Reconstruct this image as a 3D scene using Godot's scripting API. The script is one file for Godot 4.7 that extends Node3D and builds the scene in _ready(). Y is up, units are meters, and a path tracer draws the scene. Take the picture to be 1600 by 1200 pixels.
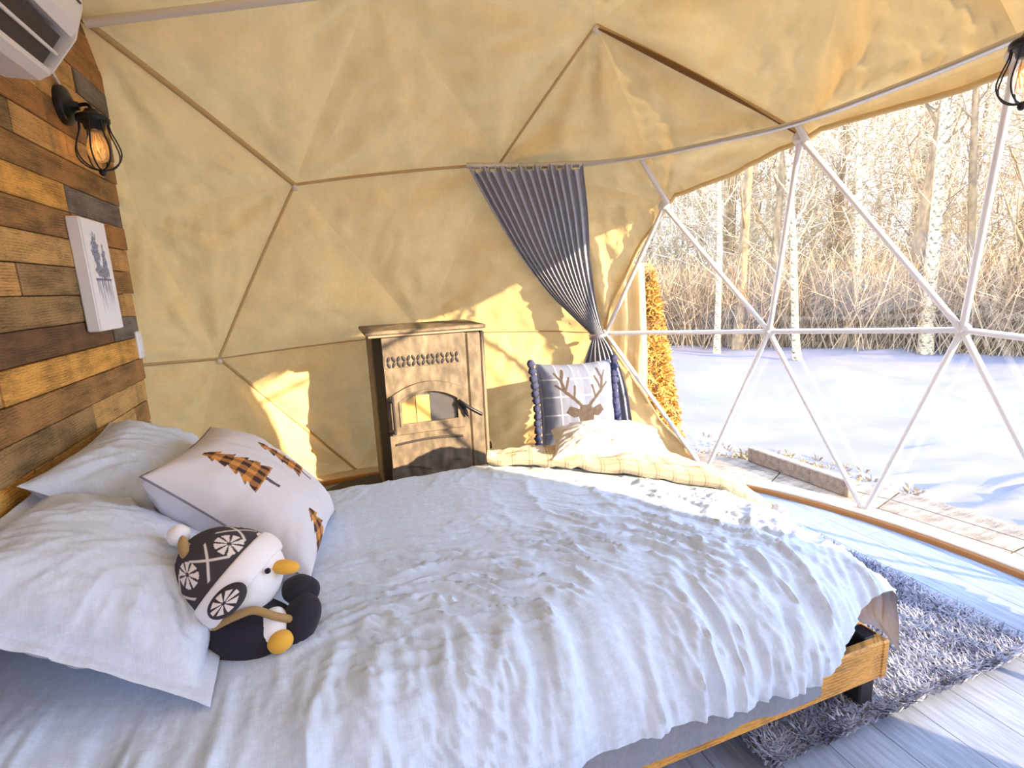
extends Node3D

# ---------------------------------------------------------------- shape builder
class Sh:
	var v := PackedVector3Array()
	var n := PackedVector3Array()
	var uv := PackedVector2Array()
	var ix := PackedInt32Array()
	func tri(a: Vector3, b: Vector3, c: Vector3) -> void:
		var k := v.size()
		var nn := (c - a).cross(b - a)
		if nn.length_squared() < 1e-18:
			return
		nn = nn.normalized()
		v.append(a); v.append(b); v.append(c)
		for i in 3: n.append(nn)
		uv.append(Vector2(a.x + a.z, a.y)); uv.append(Vector2(b.x + b.z, b.y)); uv.append(Vector2(c.x + c.z, c.y))
		ix.append(k); ix.append(k + 1); ix.append(k + 2)
	func facing(p: Array, mid: Vector3) -> void:
		# convex polygon turned away from mid
		var nn := (p[2] - p[0]).cross(p[1] - p[0]) as Vector3
		if nn.dot((p[0] + p[1] + p[2]) / 3.0 - mid) < 0.0:
			p.reverse()
		for i in range(1, p.size() - 1):
			tri(p[0], p[i], p[i + 1])
	func grid(nu: int, nv: int, f: Callable, us := 1.0, vs := 1.0) -> Sh:
		var k := v.size()
		var w := nv + 1
		for i in nu + 1:
			for j in nv + 1:
				v.append(f.call(float(i) / nu, float(j) / nv))
				uv.append(Vector2(us * i / nu, vs * j / nv))
				n.append(Vector3.ZERO)
		for i in nu:
			for j in nv:
				var a := k + i * w + j
				var q := [a, a + w, a + w + 1, a, a + w + 1, a + 1]
				for t in q: ix.append(t)
				for h in [0, 3]:
					var nn := (v[q[h + 2]] - v[q[h]]).cross(v[q[h + 1]] - v[q[h]])
					for t in 3: n[q[h + t]] += nn
		# weld normals of a closed seam
		for j in nv + 1:
			var a := k + j
			var b := k + nu * w + j
			if v[a].distance_squared_to(v[b]) < 1e-10:
				var s := n[a] + n[b]
				n[a] = s; n[b] = s
		for i in nu + 1:
			var a := k + i * w
			var b := k + i * w + nv
			if v[a].distance_squared_to(v[b]) < 1e-10:
				var s := n[a] + n[b]
				n[a] = s; n[b] = s
		for i in range(k, v.size()):
			n[i] = n[i].normalized() if n[i].length_squared() > 0.0 else Vector3.UP
		return self
	func box(c: Vector3, s: Vector3, b := 0.003, xf := Transform3D.IDENTITY) -> Sh:
		var h := s / 2.0
		b = min(b, min(h.x, min(h.y, h.z)) * 0.9)
		var at := func(ax: int, x: float, y: float, z: float) -> Vector3:
			var p := Vector3(h.x - (0.0 if ax == 0 else b), h.y - (0.0 if ax == 1 else b), h.z - (0.0 if ax == 2 else b))
			return xf * (c + p * Vector3(x, y, z))
		var mid := xf * c
		for s1 in [-1.0, 1.0]:
			facing([at.call(0, s1, -1, -1), at.call(0, s1, 1, -1), at.call(0, s1, 1, 1), at.call(0, s1, -1, 1)], mid)
			facing([at.call(1, -1, s1, -1), at.call(1, 1, s1, -1), at.call(1, 1, s1, 1), at.call(1, -1, s1, 1)], mid)
			facing([at.call(2, -1, -1, s1), at.call(2, 1, -1, s1), at.call(2, 1, 1, s1), at.call(2, -1, 1, s1)], mid)
			for s2 in [-1.0, 1.0]:
				facing([at.call(0, s1, s2, -1), at.call(0, s1, s2, 1), at.call(1, s1, s2, 1), at.call(1, s1, s2, -1)], mid)
				facing([at.call(1, -1, s1, s2), at.call(1, 1, s1, s2), at.call(2, 1, s1, s2), at.call(2, -1, s1, s2)], mid)
				facing([at.call(0, s1, -1, s2), at.call(0, s1, 1, s2), at.call(2, s1, 1, s2), at.call(2, s1, -1, s2)], mid)
				for s3 in [-1.0, 1.0]:
					facing([at.call(0, s1, s2, s3), at.call(1, s1, s2, s3), at.call(2, s1, s2, s3)], mid)
		return self
	func tube(p: Array, r, sides := 8, cap := true) -> Sh:
		# r: a number, or one per point
		var m := p.size()
		var fr: Array = []
		var up := Vector3.UP
		for i in m:
			var t: Vector3 = (p[min(i + 1, m - 1)] - p[max(i - 1, 0)]).normalized()
			if i == 0:
				up = Vector3.UP if absf(t.y) < 0.9 else Vector3.RIGHT
			var sd := t.cross(up).normalized()
			up = sd.cross(t).normalized()
			fr.append([sd, up])
		grid(sides, m - 1, func(u, w):
			var i := int(round(w * (m - 1)))
			var rr: float = r[i] if r is Array else r
			return p[i] + (fr[i][0] * cos(u * TAU) + fr[i][1] * sin(u * TAU)) * rr)
		if cap:
			for e in [0, m - 1]:
				var rr: float = r[e] if r is Array else r
				var c: Vector3 = p[e]
				var o: Vector3 = p[1] if e == 0 else p[m - 2]
				for k in sides:
					var a: Vector3 = c + (fr[e][0] * cos(k * TAU / sides) + fr[e][1] * sin(k * TAU / sides)) * rr
					var b: Vector3 = c + (fr[e][0] * cos((k + 1) * TAU / sides) + fr[e][1] * sin((k + 1) * TAU / sides)) * rr
					facing([c, a, b], o)
		return self
	func lathe(prof: Array, seg := 20, xf := Transform3D.IDENTITY) -> Sh:
		# prof: Vector2(radius, height) turned about the y axis
		var m := prof.size()
		return grid(seg, m - 1, func(u, w):
			var q: Vector2 = prof[int(round(w * (m - 1)))]
			return xf * Vector3(q.x * cos(u * TAU), q.y, q.x * sin(u * TAU)))
	func ball(xf: Transform3D, seg := 20, rings := 12) -> Sh:
		return grid(seg, rings, func(u, w):
			return xf * Vector3(sin(w * PI) * cos(u * TAU), cos(w * PI), sin(w * PI) * sin(u * TAU)))
	func prism(poly: Array, d: Vector3) -> Sh:
		# flat outline (Vector3s) pushed along d
		var mid := Vector3.ZERO
		for q in poly: mid += q
		mid = mid / poly.size() + d / 2.0
		var flat := PackedVector2Array()
		var ax: Vector3 = (poly[1] - poly[0]).normalized()
		var ay: Vector3 = d.normalized().cross(ax)
		for q in poly: flat.append(Vector2((q - poly[0]).dot(ax), (q - poly[0]).dot(ay)))
		var tr := Geometry2D.triangulate_polygon(flat)
		for i in range(0, tr.size(), 3):
			facing([poly[tr[i]], poly[tr[i + 1]], poly[tr[i + 2]]], mid)
			facing([poly[tr[i]] + d, poly[tr[i + 1]] + d, poly[tr[i + 2]] + d], mid)
		for i in poly.size():
			var a: Vector3 = poly[i]
			var b: Vector3 = poly[(i + 1) % poly.size()]
			tri(a, b, b + d); tri(a, b + d, a + d)
		return self
	func moved(xf: Transform3D) -> Sh:
		for i in v.size():
			v[i] = xf * v[i]
			n[i] = (xf.basis * n[i]).normalized()
		return self
	func mesh() -> ArrayMesh:
		var a := []
		a.resize(Mesh.ARRAY_MAX)
		a[Mesh.ARRAY_VERTEX] = v; a[Mesh.ARRAY_NORMAL] = n; a[Mesh.ARRAY_TEX_UV] = uv; a[Mesh.ARRAY_INDEX] = ix
		var m := ArrayMesh.new()
		m.add_surface_from_arrays(Mesh.PRIMITIVE_TRIANGLES, a)
		return m

var taken := {}
var rng := RandomNumberGenerator.new()
var noise := FastNoiseLite.new()
var M := {}

func numbered(s: String) -> String:
	if not taken.has(s):
		taken[s] = 0
		return s
	taken[s] += 1
	return "%s_%03d" % [s, taken[s]]

func tag(o: Node3D, label := "", category := "", group := "", kind := "") -> Node3D:
	if label: o.set_meta("label", label)
	if category: o.set_meta("category", category)
	if group: o.set_meta("group", group)
	if kind: o.set_meta("kind", kind)
	return o

func thing(called: String, label: String, category: String, at := Vector3.ZERO, group := "", kind := "") -> Node3D:
	var o := Node3D.new()
	o.name = numbered(called)
	add_child(o)
	o.position = at
	return tag(o, label, category, group, kind)

func put(called: String, s, m: Material, parent: Node3D = null) -> MeshInstance3D:
	var o := MeshInstance3D.new()
	o.mesh = s if s is Mesh else s.mesh()
	o.material_override = m
	if parent == null:
		o.name = numbered(called)
		add_child(o)
	else:
		o.name = called
		parent.add_child(o, true)
	return o

func N(x: float, y := 0.0, z := 0.0) -> float:
	return noise.get_noise_3d(x, y, z)

func ss(a: float, b: float, x: float) -> float:
	return smoothstep(a, b, x)

func rgb(r: int, g: int, b: int) -> Color:
	return Color(r / 255.0, g / 255.0, b / 255.0)

func mat(c: Color, rough := 0.8, metal := 0.0) -> StandardMaterial3D:
	var m := StandardMaterial3D.new()
	m.albedo_color = c
	m.roughness = rough
	m.metallic = metal
	return m

func tex(f: Callable, w := 256, h := 256) -> ImageTexture:
	var im := Image.create(w, h, false, Image.FORMAT_RGB8)
	for y in h:
		for x in w:
			im.set_pixel(x, y, f.call(x, y))
	return ImageTexture.create_from_image(im)

func smooth_path(p: Array, per := 8) -> Array:
	var o := []
	for i in p.size() - 1:
		var a = p[max(i - 1, 0)]
		var b = p[i]
		var c = p[i + 1]
		var d = p[min(i + 2, p.size() - 1)]
		for k in per:
			o.append(b.cubic_interpolate(c, a, d, float(k) / per))
	o.append(p[p.size() - 1])
	return o

# ---------------------------------------------------------------- the dome the tent is built on
const DC := Vector3(0.1433, 0.4325, -0.9744)
const DR := 2.2874
const DSY := 1.0505
const DROT := 2.3341
func dome(az_deg: float, y: float, k := 1.0) -> Vector3:
	# point of the dome at an azimuth (degrees, about its axis) and a height
	var t := (y - DC.y) / (DR * DSY * k)
	var r := DR * k * sqrt(max(0.0, 1.0 - t * t))
	var a := deg_to_rad(az_deg)
	return Vector3(DC.x + r * cos(a), y, DC.z + r * sin(a))

func onto(p: Vector3, k := 1.0) -> Vector3:
	var q := (p - DC) / Vector3(1, DSY, 1)
	return DC + q.normalized() * DR * k * Vector3(1, DSY, 1)

func lin(table: Array, x: float) -> float:
	if x <= table[0][0]: return table[0][1]
	for i in table.size() - 1:
		if x <= table[i + 1][0]:
			return lerp(table[i][1], table[i + 1][1], (x - table[i][0]) / (table[i + 1][0] - table[i][0]))
	return table[-1][1]

var HEM := [[-39.3, 1.535], [-32.6, 1.581], [-24.8, 1.659], [-22.4, 1.667], [-20.3, 1.695], [-14.4, 1.701], [-8.9, 1.70], [-3.0, 1.714], [6.0, 1.80], [24.0, 1.86], [36.0, 1.80]]
var LEFT := [[0.0, -36.0], [0.09, -36.5], [0.28, -42.3], [0.53, -46.3], [0.82, -51.0], [1.01, -49.4], [1.31, -45.0], [1.535, -39.3]]
const RIGHT := 36.0
const DOOR := [97.0, 113.0, 1.95]
func hem(az: float) -> float: return lin(HEM, az)
func left(y: float) -> float: return lin(LEFT, y)
func az_of(p: Vector3) -> float: return rad_to_deg(atan2(p.z - DC.z, p.x - DC.x))

var nodes: Array = []      # dome hubs
var faces: Array = []
var key := {}
func geo() -> void:
	var V := [Vector3(0, 1, 0)]
	var s5 := 1.0 / sqrt(5.0)
	for k in 5:
		var a := deg_to_rad(18 + 72 * k)
		V.append(Vector3(cos(a) * 2 * s5, s5, sin(a) * 2 * s5))
	for k in 5:
		var a := deg_to_rad(54 + 72 * k)
		V.append(Vector3(cos(a) * 2 * s5, -s5, sin(a) * 2 * s5))
	var T := []
	for k in 5:
		var k2 := (k + 1) % 5
		T.append([0, 1 + k, 1 + k2])
		T.append([1 + k, 6 + k, 1 + k2])
		T.append([1 + k2, 6 + k, 6 + k2])
	var seen := {}
	var c := cos(DROT)
	var s := sin(DROT)
	for t in T:
		var id := {}
		for i in 4:
			for j in 4 - i:
				var p: Vector3 = (V[t[0]] * (3 - i - j) + V[t[1]] * i + V[t[2]] * j).normalized()
				var kk := "%d_%d_%d" % [round(p.x * 1000), round(p.y * 1000), round(p.z * 1000)]
				if not seen.has(kk):
					seen[kk] = nodes.size()
					nodes.append(DC + Vector3(c * p.x + s * p.z, p.y * DSY, -s * p.x + c * p.z) * DR)
				id[Vector2i(i, j)] = seen[kk]
		for i in 3:
			for j in 3 - i:
				faces.append([id[Vector2i(i, j)], id[Vector2i(i + 1, j)], id[Vector2i(i, j + 1)]])
				if i + j < 2:
					faces.append([id[Vector2i(i + 1, j)], id[Vector2i(i + 1, j + 1)], id[Vector2i(i, j + 1)]])
	faces = faces.filter(func(f): return nodes[f[0]].y > -0.1 and nodes[f[1]].y > -0.1 and nodes[f[2]].y > -0.1)
	# the hubs as they stand (tents are never quite regular)
	var real := {"sleeper_low": Vector3(-0.571, 0.812, -3.117), "stove_low": Vector3(0.54, 0.86, -3.19), "curtain_low": Vector3(1.576, 0.831, -2.716), "front_low": Vector3(2.135, 0.852, -2.026), "side_low": Vector3(2.365, 0.896, -1.296),
		"sleeper_mid": Vector3(-0.083, 1.676, -2.919), "curtain_mid": Vector3(0.936, 1.760, -2.709), "corner_mid": Vector3(1.690, 1.508, -2.313), "front_mid": Vector3(1.936, 1.697, -1.729), "side_mid": Vector3(2.042, 1.769, -1.066),
		"curtain_base": Vector3(1.986, 0.02, -2.290), "front_base": Vector3(2.313, 0.006, -1.573), "roof_front": Vector3(1.193, 2.193, -2.124), "roof_wall": Vector3(-0.692, 2.115, -2.378), "roof_back": Vector3(0.320, 2.340, -2.354),
		"near_low": Vector3(2.30, 0.84, -0.34), "near_mid": Vector3(1.95, 1.51, -0.01), "door_low": Vector3(1.87, 0.84, 0.48), "near_base": Vector3(2.39, 0.02, -0.81), "door_base": Vector3(2.12, 0.0, 0.09), "sleeper_base": Vector3(0.08, 0.02, -3.23), "far_low": Vector3(-1.23, 0.84, -2.76)}
	for name_ in real:
		var best := 0
		for i in nodes.size():
			if nodes[i].distance_to(real[name_]) < nodes[best].distance_to(real[name_]): best = i
		nodes[best] = real[name_]
		key[name_] = best

func clip(poly: Array, f: Callable, keep: float) -> Array:
	var o := []
	for i in poly.size():
		var a: Vector3 = poly[i]
		var b: Vector3 = poly[(i + 1) % poly.size()]
		var fa: float = f.call(a) * keep
		var fb: float = f.call(b) * keep
		if fa >= 0.0: o.append(a)
		if (fa >= 0.0) != (fb >= 0.0): o.append(a.lerp(b, fa / (fa - fb)))
	return o

func sag(p: Vector3, w: Vector3, A: Vector3, B: Vector3, C: Vector3, seed_: int) -> Vector3:
	# cloth stretched between three hubs: radial creases at the hubs, a little slack between
	var out := (onto(p) - DC).normalized()
	var e: float = min(w.x, min(w.y, w.z))
	var e0: float = ss(0.0, 0.07, e)
	var d: float = 0.04 * ss(0.0, 0.33, e)          # slack hangs inwards
	d += 0.022 * N(p.x * 220 + seed_ * 31.0, p.y * 220, p.z * 220) * e0
	# long soft pulls in the cloth, a different way in each panel
	var along: float = p.x * cos(seed_ * 1.7) + p.y * sin(seed_ * 1.7)
	var across: float = p.y * cos(seed_ * 1.7) - p.x * sin(seed_ * 1.7) + p.z * 0.5
	d += (0.018 * fold(N(along * 160.0, across * 700.0, seed_ * 19.0)) + 0.005 * fold(N(along * 300.0, across * 1500.0, seed_ * 37.0))) * e0
	var hubs := [A, B, C]
	var ws := [w.x, w.y, w.z]
	for k in 3:
		var q: Vector3 = p - hubs[k]
		var dist := q.length()
		if dist < 0.62 and dist > 0.001:
			var t: Vector3 = (hubs[(k + 1) % 3] - hubs[k]).normalized()
			var an := acos(clamp(q.normalized().dot(t), -1.0, 1.0))
			var wr := N(an * 260.0 + k * 90.0, seed_ * 47.0, dist * 40.0)
			d += 0.055 * wr * ss(0.0, 0.08, dist) * (1.0 - ss(0.18, 0.62, dist)) * e0
	return p - out * d

func _ready() -> void:
	rng.seed = 11
	noise.seed = 5
	noise.frequency = 0.01
	noise.noise_type = FastNoiseLite.TYPE_SIMPLEX
	# ------------------------------------------------------------ camera, sky, sun, exposure
	var cam := Camera3D.new()
	cam.name = "camera"
	var pitch := 0.197016
	var yaw := 0.338622
	var roll := deg_to_rad(2.5)
	var f := Vector3(sin(yaw) * cos(pitch), -sin(pitch), -cos(yaw) * cos(pitch))
	var r := Vector3(cos(yaw), 0, sin(yaw))
	var u := r.cross(f)
	var r2 := cos(roll) * r - sin(roll) * u
	var u2 := sin(roll) * r + cos(roll) * u
	cam.transform = Transform3D(Basis(r2, u2, -f), Vector3(0, 1.15, 0))
	cam.fov = rad_to_deg(2.0 * atan(600.0 / 800.0))
	cam.near = 0.05
	cam.far = 300.0
	add_child(cam)
	cam.current = true
	var sky_mat := ProceduralSkyMaterial.new()
	sky_mat.sky_top_color = rgb(165, 192, 236)
	sky_mat.sky_horizon_color = rgb(208, 219, 240)
	sky_mat.sky_curve = 0.18
	sky_mat.ground_bottom_color = rgb(190, 195, 205)
	sky_mat.ground_horizon_color = rgb(205, 215, 235)
	sky_mat.sky_energy_multiplier = 2.0
	var sky := Sky.new()
	sky.sky_material = sky_mat
	var env := Environment.new()
	env.background_mode = Environment.BG_SKY
	env.sky = sky
	env.background_energy_multiplier = 1.0
	env.tonemap_mode = Environment.TONE_MAPPER_LINEAR
	env.tonemap_exposure = 1.97
	env.sdfgi_enabled = true
	env.ssao_enabled = true
	env.ssil_enabled = true
	var we := WorldEnvironment.new()
	we.name = "world_environment"
	we.environment = env
	add_child(we)
	var sun := DirectionalLight3D.new()
	sun.name = "sun"
	sun.light_color = Color(1.0, 0.90, 0.74)
	sun.light_energy = 2.9
	sun.light_angular_distance = 0.6
	sun.shadow_enabled = true
	var sd := Vector3(-0.53, -0.305, -0.848).normalized()
	sun.look_at_from_position(Vector3.ZERO, sd, Vector3.UP)
	add_child(sun)
	materials()
	geo()
	room()
	frame()
	bedroom_wall()
	stove()
	bed()
	pillows()
	penguin()
	far_corner()
	curtains()
	rug()
	outdoors()
	woods()

# ---------------------------------------------------------------- materials
func fabric(c: Color, t: Texture2D, scale: float, rough := 0.95) -> StandardMaterial3D:
	var m := mat(c, rough)
	m.albedo_texture = t
	m.uv1_triplanar = true
	m.uv1_world_triplanar = true
	m.uv1_scale = Vector3.ONE * scale
	return m

func materials() -> void:
	var nz := FastNoiseLite.new()
	nz.seed = 3
	nz.frequency = 0.02
	nz.fractal_octaves = 4
	# linen: fine slubs both ways over a soft mottle
	var im := nz.get_seamless_image(256, 256)
	var linen := tex(func(x, y):
		var h: float = im.get_pixel((x * 9) % 256, y).r * 0.5 + im.get_pixel(x, (y * 9) % 256).r * 0.5
		var k: float = 0.94 + 0.17 * (h - 0.5) + 0.06 * (im.get_pixel(x, y).r - 0.5)
		return Color(k, k, min(1.0, k * 1.01)))
	M.linen = fabric(rgb(212, 228, 247), linen, 5.0)
	M.linen_pillow = fabric(rgb(210, 219, 232), linen, 5.5)
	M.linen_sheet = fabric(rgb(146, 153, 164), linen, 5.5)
	var weave := tex(func(x, y):
		var k: float = 0.95 + 0.10 * (im.get_pixel(x, y).r - 0.5) + 0.05 * (im.get_pixel((x * 7) % 256, (y * 7) % 256).r - 0.5)
		return Color(k, k, k))
	M.canvas = fabric(rgb(235, 203, 140), weave, 0.9)
	M.canvas.backlight_enabled = true
	M.canvas.backlight = Color(0.46, 0.455, 0.45)
	M.seam = fabric(rgb(214, 184, 132), weave, 1.2)
	M.seam.backlight_enabled = true
	M.seam.backlight = Color(0.4, 0.4, 0.4)
	M.gap = mat(rgb(120, 84, 44), 0.9)
	M.pole = mat(rgb(218, 212, 205), 0.45, 0.0)
	M.steel = mat(rgb(205, 203, 200), 0.35, 0.7)
	M.white_plastic = mat(rgb(226, 224, 224), 0.4)
	M.dark_plastic = mat(rgb(46, 44, 50), 0.5)
	M.black_metal = mat(rgb(32, 32, 40), 0.4, 0.4)
	M.clear = mat(Color(0.5, 0.52, 0.55, 0.03), 0.03)
	M.clear.transparency = BaseMaterial3D.TRANSPARENCY_ALPHA
	M.bulb = mat(Color(1.0, 0.86, 0.6, 0.16), 0.03)
	M.bulb.transparency = BaseMaterial3D.TRANSPARENCY_ALPHA
	M.filament = mat(rgb(230, 170, 90), 0.4)
	M.filament.emission_enabled = true
	M.filament.emission = rgb(255, 190, 100)
	M.filament.emission_energy_multiplier = 0.08
	# wood grain, u along the board (one repeat = 0.8 m by 0.17 m)
	var grains := []
	for s in 3:
		var g := FastNoiseLite.new()
		g.seed = 40 + s
		g.frequency = 0.012
		g.fractal_octaves = 3
		var fine := g.get_seamless_image(256, 256)
		grains.append(tex(func(x, y):
			var a: float = fine.get_pixel(x, (y * 5) % 256).r
			var b: float = fine.get_pixel((x * 2 + 90) % 256, (y * 23 + 40) % 256).r
			var ring: float = 0.5 + 0.5 * sin(a * 46.0 + y * 0.10)
			var k: float = 0.94 - 0.26 * ring * ring * ring + 0.55 * (b - 0.5) + 0.40 * (fine.get_pixel(x, y).r - 0.5)
			k = clamp(k, 0.3, 1.0)
			return Color(k, k * 0.98, k * 0.95)))
	M.wood = {}
	var cols := {"tan": rgb(206, 162, 100), "gold": rgb(232, 176, 88), "brown": rgb(168, 126, 76), "rust": rgb(178, 128, 74), "dark": rgb(118, 86, 60), "grey": rgb(128, 122, 116), "pale": rgb(204, 164, 102), "stain": rgb(90, 68, 62), "olive": rgb(164, 134, 90)}
	for c in cols:
		var m := mat(cols[c], 0.7)
		m.albedo_texture = grains[M.wood.size() % 3]
		m.uv1_scale = Vector3(1.25, 6.0, 1)
		M.wood[c] = m
	var deckm := []
	for k in 4:
		var m := mat([rgb(166, 150, 132), rgb(156, 141, 125), rgb(174, 158, 140), rgb(150, 136, 122)][k], 0.85)
		m.albedo_texture = grains[k % 3]
		m.uv1_triplanar = true
		m.uv1_world_triplanar = true
		m.uv1_scale = Vector3(1.3, 5, 5)
		deckm.append(m)
	M.deck = deckm
	var planks := tex(func(x, y):
		var a: float = im.get_pixel((x * 6) % 256, y).r
		var b: float = im.get_pixel((x * 17 + 60) % 256, (y * 2) % 256).r
		var k: float = 0.90 + 0.22 * (a - 0.5) + 0.16 * (b - 0.5)
		return Color(k, k, k))
	var fl := []
	for k in 4:
		var m := mat([rgb(150, 158, 174), rgb(157, 164, 180), rgb(144, 152, 168), rgb(162, 169, 184)][k], 0.55)
		m.albedo_texture = planks
		m.uv1_triplanar = true
		m.uv1_world_triplanar = true
		m.uv1_scale = Vector3(1.6, 1.6, 0.8)
		fl.append(m)
	M.floor = fl
	M.curb = mat(rgb(200, 182, 156), 0.7)
	M.curb_edge = mat(rgb(176, 120, 66), 0.8)
	M.pine = mat(rgb(224, 168, 84), 0.6)
	M.pine.albedo_texture = grains[0]
	M.pine.uv1_scale = Vector3(1.25, 5, 1)
	M.snow = mat(rgb(122, 115, 117), 1.0)
	M.snow.metallic_specular = 0.0
	for m in deckm: m.metallic_specular = 0.1
	# stove: charcoal paint with a faint warm cast
	var soot := tex(func(x, y):
		var k: float = 0.80 + 0.5 * (im.get_pixel((x * 2) % 256, y).r - 0.5)
		return Color(k, k * 0.97, k * 0.92))
	M.stove = fabric(rgb(132, 119, 104), soot, 1.4, 0.6)
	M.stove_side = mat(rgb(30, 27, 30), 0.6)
	M.iron = mat(rgb(52, 47, 46), 0.5, 0.3)
	M.trimmetal = mat(rgb(140, 124, 104), 0.45, 0.2)
	M.curtain = fabric(rgb(178, 178, 186), linen, 4.0)
	M.tie = fabric(rgb(150, 150, 165), linen, 5.0)
	M.rug = mat(Color.WHITE, 0.95)
	M.rug.vertex_color_use_as_albedo = true
	M.bark_pale = fabric(rgb(214, 196, 158), tex(func(x, y):
		var a: float = im.get_pixel((x * 2) % 256, (y * 5) % 256).r
		var k: float = 0.95 if a < 0.62 else 0.45
		return Color(k, k * 0.96, k * 0.9)), 0.9)
	M.bark_tan = fabric(rgb(190, 160, 118), soot, 0.7)
	M.bark_grey = fabric(rgb(150, 130, 108), soot, 0.7)
	M.twig = mat(Color.WHITE, 0.95)
	M.twig.vertex_color_use_as_albedo = true

# ---------------------------------------------------------------- tent room
func room() -> void:
	var walls := thing("wall_far", "tan canvas tent wall of sewn triangular panels behind the stove", "", Vector3.ZERO, "", "structure")
	var ceil := thing("ceiling", "tan canvas tent roof of sewn triangular panels", "", Vector3.ZERO, "", "structure")
	var idx := 0
	for fc in faces:
		idx += 1
		var A: Vector3 = nodes[fc[0]]
		var B: Vector3 = nodes[fc[1]]
		var C: Vector3 = nodes[fc[2]]
		var mid := (A + B + C) / 3.0
		var hidden := mid.z > 0.4
		var n := 8 if hidden else 30
		var P := {}
		var NN := {}
		for i in n + 1:
			for j in n + 1 - i:
				var w := Vector3(n - i - j, i, j) / n
				var flat := A * w.x + B * w.y + C * w.z
				var p := flat.lerp(onto(flat), 0.45) 
				P[Vector2i(i, j)] = sag(p, w, A, B, C, idx)
				NN[Vector2i(i, j)] = Vector3.ZERO
		var cells := []
		for i in n:
			for j in n - i:
				cells.append([Vector2i(i, j), Vector2i(i + 1, j), Vector2i(i, j + 1)])
				if i + j < n - 1: cells.append([Vector2i(i + 1, j), Vector2i(i + 1, j + 1), Vector2i(i, j + 1)])
		for t in cells:
			var nn: Vector3 = (P[t[2]] - P[t[0]]).cross(P[t[1]] - P[t[0]])
			if nn.dot(DC - mid) < 0.0: nn = -nn
			for k in t: NN[k] += nn
		var sh := Sh.new()
		var a0 := az_of(mid)
		var near_window := a0 > -75.0 and a0 < 65.0 and mid.y < 2.2
		var near_door := a0 > 60.0 and a0 < 135.0 and mid.y < 2.3
		for t in cells:
			var polys := []
			if near_door:
				var q := [P[t[0]], P[t[1]], P[t[2]]]
				polys.append(clip(q, func(p): return p.y - DOOR[2], 1.0))
				var low := clip(q, func(p): return p.y - DOOR[2], -1.0)
				if low.size() > 2:
					polys.append(clip(low, func(p): return az_of(p) - DOOR[0], -1.0))
					low = clip(low, func(p): return az_of(p) - DOOR[0], 1.0)
					if low.size() > 2: polys.append(clip(low, func(p): return az_of(p) - DOOR[1], 1.0))
			elif not near_window:
				polys = [[P[t[0]], P[t[1]], P[t[2]]]]
			else:
				var q := [P[t[0]], P[t[1]], P[t[2]]]
				var up := func(p): return p.y - hem(az_of(p))
				var lf := func(p): return left(p.y) - az_of(p)
				var rt := func(p): return az_of(p) - RIGHT
				polys.append(clip(q, up, 1.0))
				var low := clip(q, up, -1.0)
				if low.size() > 2:
					polys.append(clip(low, lf, 1.0))
					low = clip(low, lf, -1.0)
					if low.size() > 2: polys.append(clip(low, rt, 1.0))
			for pl in polys:
				if pl.size() < 3: continue
				var whole: bool = pl.size() == 3 and pl[0] == P[t[0]] and pl[1] == P[t[1]] and pl[2] == P[t[2]]
				var av: Vector3 = (NN[t[0]] + NN[t[1]] + NN[t[2]]).normalized()
				var k0 := sh.v.size()
				for k in pl.size():
					sh.v.append(pl[k])
					sh.n.append(NN[t[k]].normalized() if whole else av)
					sh.uv.append(Vector2(pl[k].x, pl[k].y))
				for k in range(1, pl.size() - 1):
					var nn: Vector3 = (pl[k + 1] - pl[0]).cross(pl[k] - pl[0])
					var o := [k0, k0 + k, k0 + k + 1] if nn.dot(av) > 0.0 else [k0, k0 + k + 1, k0 + k]
					for e in o: sh.ix.append(e)
		if sh.ix.size() > 0:
			put("canvas_panel", sh, M.canvas, walls if mid.y < 1.72 else ceil)
	# sewn seams: a lapped ridge along the edges between panels
	var se := [["roof_wall", "sleeper_mid", 0.012, "up"], ["sleeper_mid", "sleeper_low", 0.007, "up"], ["sleeper_mid", "curtain_mid", 0.007, "up"], ["sleeper_low", "sleeper_base", 0.008, "low"], ["sleeper_low", "far_low", 0.008, "low"], ["sleeper_low", "stove_low", 0.004, "low"], ["stove_low", "curtain_low", 0.004, "low"], ["roof_front", "curtain_mid", 0.006, "up"], ["roof_front", "front_mid", 0.008, "up"]]
	for s in se:
		var a: Vector3 = nodes[key[s[0]]]
		var b: Vector3 = nodes[key[s[1]]]
		var path := []
		for k in 13:
			var p := a.lerp(b, k / 12.0)
			p = p.lerp(onto(p), 0.45)
			path.append(p - (p - DC).normalized() * 0.006)
		put("seam", Sh.new().tube(path, s[2], 8), M.seam, ceil if s[3] == "up" else walls)
	# the lap beside the front seam stands open and shows its dark inside
	var ga: Vector3 = nodes[key.roof_front]
	var gb: Vector3 = nodes[key.front_mid]
	var gp := []
	var gr := []
	for k in 17:
		var t := k / 16.0
		var p := ga.lerp(gb, t)
		p = p.lerp(onto(p), 0.45)
		gp.append(p - (p - DC).normalized() * 0.018 + Vector3(0, -0.008, 0.008))
		gr.append(0.003 + 0.009 * sin(PI * clamp(t * 1.25, 0.0, 1.0)))
	put("seam_gap", Sh.new().tube(gp, gr, 6), M.gap, ceil)
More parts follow.
